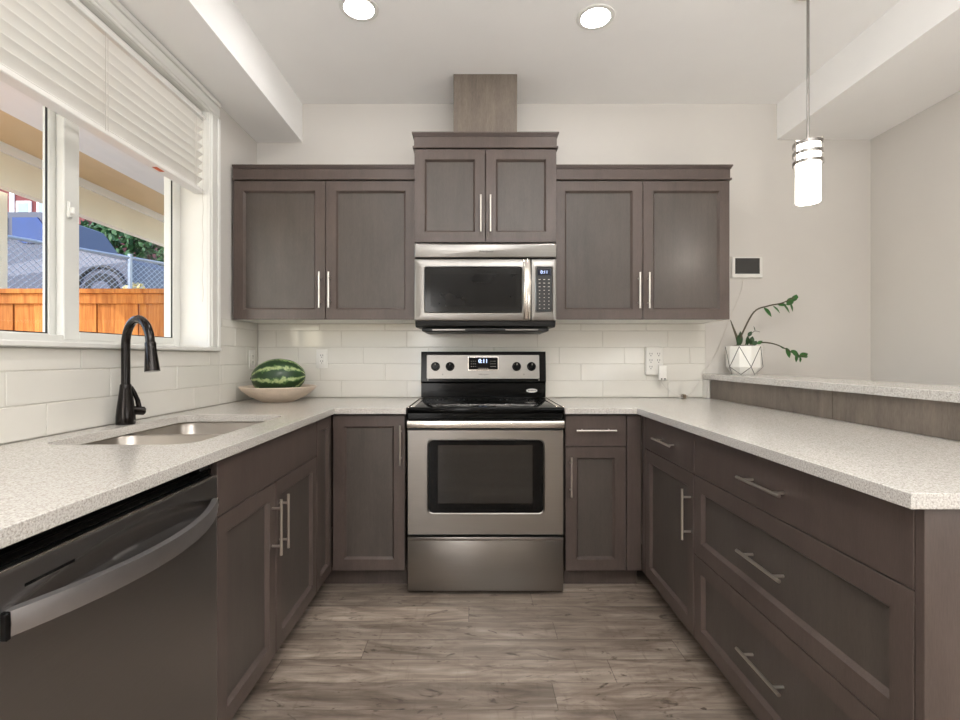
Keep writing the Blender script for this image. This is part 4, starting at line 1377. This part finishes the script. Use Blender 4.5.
for wx in (-2.3, 0.62):
    b = MB(); b.lathe([(0.0, -0.03), (0.20, -0.03), (0.30, -0.04), (0.34, -0.02), (0.34, 0.20), (0.0, 0.20)], (wx, 0, 0.34), 28, 'y')
    wv = b.build('wheel', M['tyre'], vn)
    b = MB(); b.lathe([(0.0, -0.048), (0.19, -0.040), (0.20, -0.031)], (wx, 0, 0.34), 20, 'y'); b.build('hubcap', M['carpaint'], wv)
    b = MB()
    arc = [(wx + 0.46 * math.cos(a_), -0.02, 0.34 + 0.46 * math.sin(a_)) for a_ in [PI * i / 14 for i in range(15)]]
    b.tube(arc, 0.035, 8); b.build('wheel_arch', M['blackmat'], vn)
b = MB(); b.box(-0.30, -0.18, -0.10, 0.09, 1.20, 1.34, 0.02); b.build('mirror', M['blackmat'], vn)

# red house
hs = thing('red_house', 'red sided house with white window trim beyond the van', 'house', (-17.5, 19.0, 2.2))
b = MB(); b.box(-4, 2.4, 0, 6, 0, 6.0); b.build('house_walls', M['redsiding'], hs, smooth=False)
b = MB(); b.prism([(-4.4, 6.0), (-0.8, 7.6), (2.8, 6.0)], -0.4, 6.4)
b.build('house_roof', M['roofing'], hs, smooth=False)
b = MB()
b.box(-4.0, 2.4, -0.05, -0.005, 5.72, 5.99)
b.box(-0.45, -0.28, -0.06, -0.006, 3.4, 5.7)
b.build('white_trim', M['offwhite'], hs, smooth=False)
for (a_, c_) in ((-1.5, -0.8), (-0.18, 0.38), (0.62, 1.3)):
    b = MB(); b.box(a_, c_, -0.07, -0.006, 4.35, 5.0); wf = b.build('house_window', M['offwhite'], hs, smooth=False)
    b = MB(); b.box(a_ + 0.09, c_ - 0.09, -0.09, -0.071, 4.42, 4.92); b.build('window_pane', pm('grey_pane', (140, 160, 172), 0.15), wf, smooth=False)

def bush(name, label, loc, rx, ry, rz, n, size, mat, trunk=True, group=None):
    r = thing(name, label, name.split('_')[-1] if name != 'hedge' else 'hedge', loc, 0, group)
    b = MB()
    rnd = random.Random(hash(label) % 1000 if False else len(label) * 7 + n)
    for i in range(n):
        u_ = rnd.uniform(-1, 1); ph = rnd.uniform(0, 2 * PI); rad = rnd.uniform(0.55, 1.0) ** 0.5
        s_ = math.sqrt(1 - u_ * u_)
        c_ = Vector((rx * rad * s_ * math.cos(ph), ry * rad * s_ * math.sin(ph), rz * (rad * u_ + 1.05)))
        a1 = Vector((rnd.gauss(0, 1), rnd.gauss(0, 1), rnd.gauss(0, 1))).normalized()
        a2 = a1.cross(Vector((rnd.gauss(0, 1), rnd.gauss(0, 1), rnd.gauss(0, 1)))).normalized()
        q = size * rnd.uniform(0.6, 1.3)
        vs = [b.bm.verts.new(c_ + a1 * q), b.bm.verts.new(c_ + a2 * q * 0.5), b.bm.verts.new(c_ - a1 * q), b.bm.verts.new(c_ - a2 * q * 0.5)]
        b.bm.faces.new(vs)
    b.build('foliage', mat, r, smooth=False)
    if trunk:
        b = MB(); b.tube([(0, 0, -0.3), (0.03, 0, rz * 0.6), (0, 0.02, rz * 1.3)], [0.08, 0.06, 0.03], 8); b.build('trunk', M['bark'], r)
bush('hedge', 'dark green hedge behind the van', (-9.3, 14.0, 2.2), 2.9, 0.9, 1.5, 8200, 0.11, M['greenery'])
bush('leafy_bush', 'dark green shrub at the right end of the view beside the rust coloured bush', (-6.6, 12.0, 2.1), 0.8, 0.5, 0.62, 2200, 0.06, M['greenery'])
bush('rust_bush', 'rust coloured bush at the right end of the hedge', (-8.1, 12.4, 2.2), 0.8, 0.5, 0.58, 1400, 0.07, M['redleaf'])
bush('yellow_bush', 'small pale yellow bush just above the cedar fence', (-5.95, 8.6, 1.9), 0.2, 0.2, 0.28, 500, 0.05, M['paleleaf'], trunk=False)
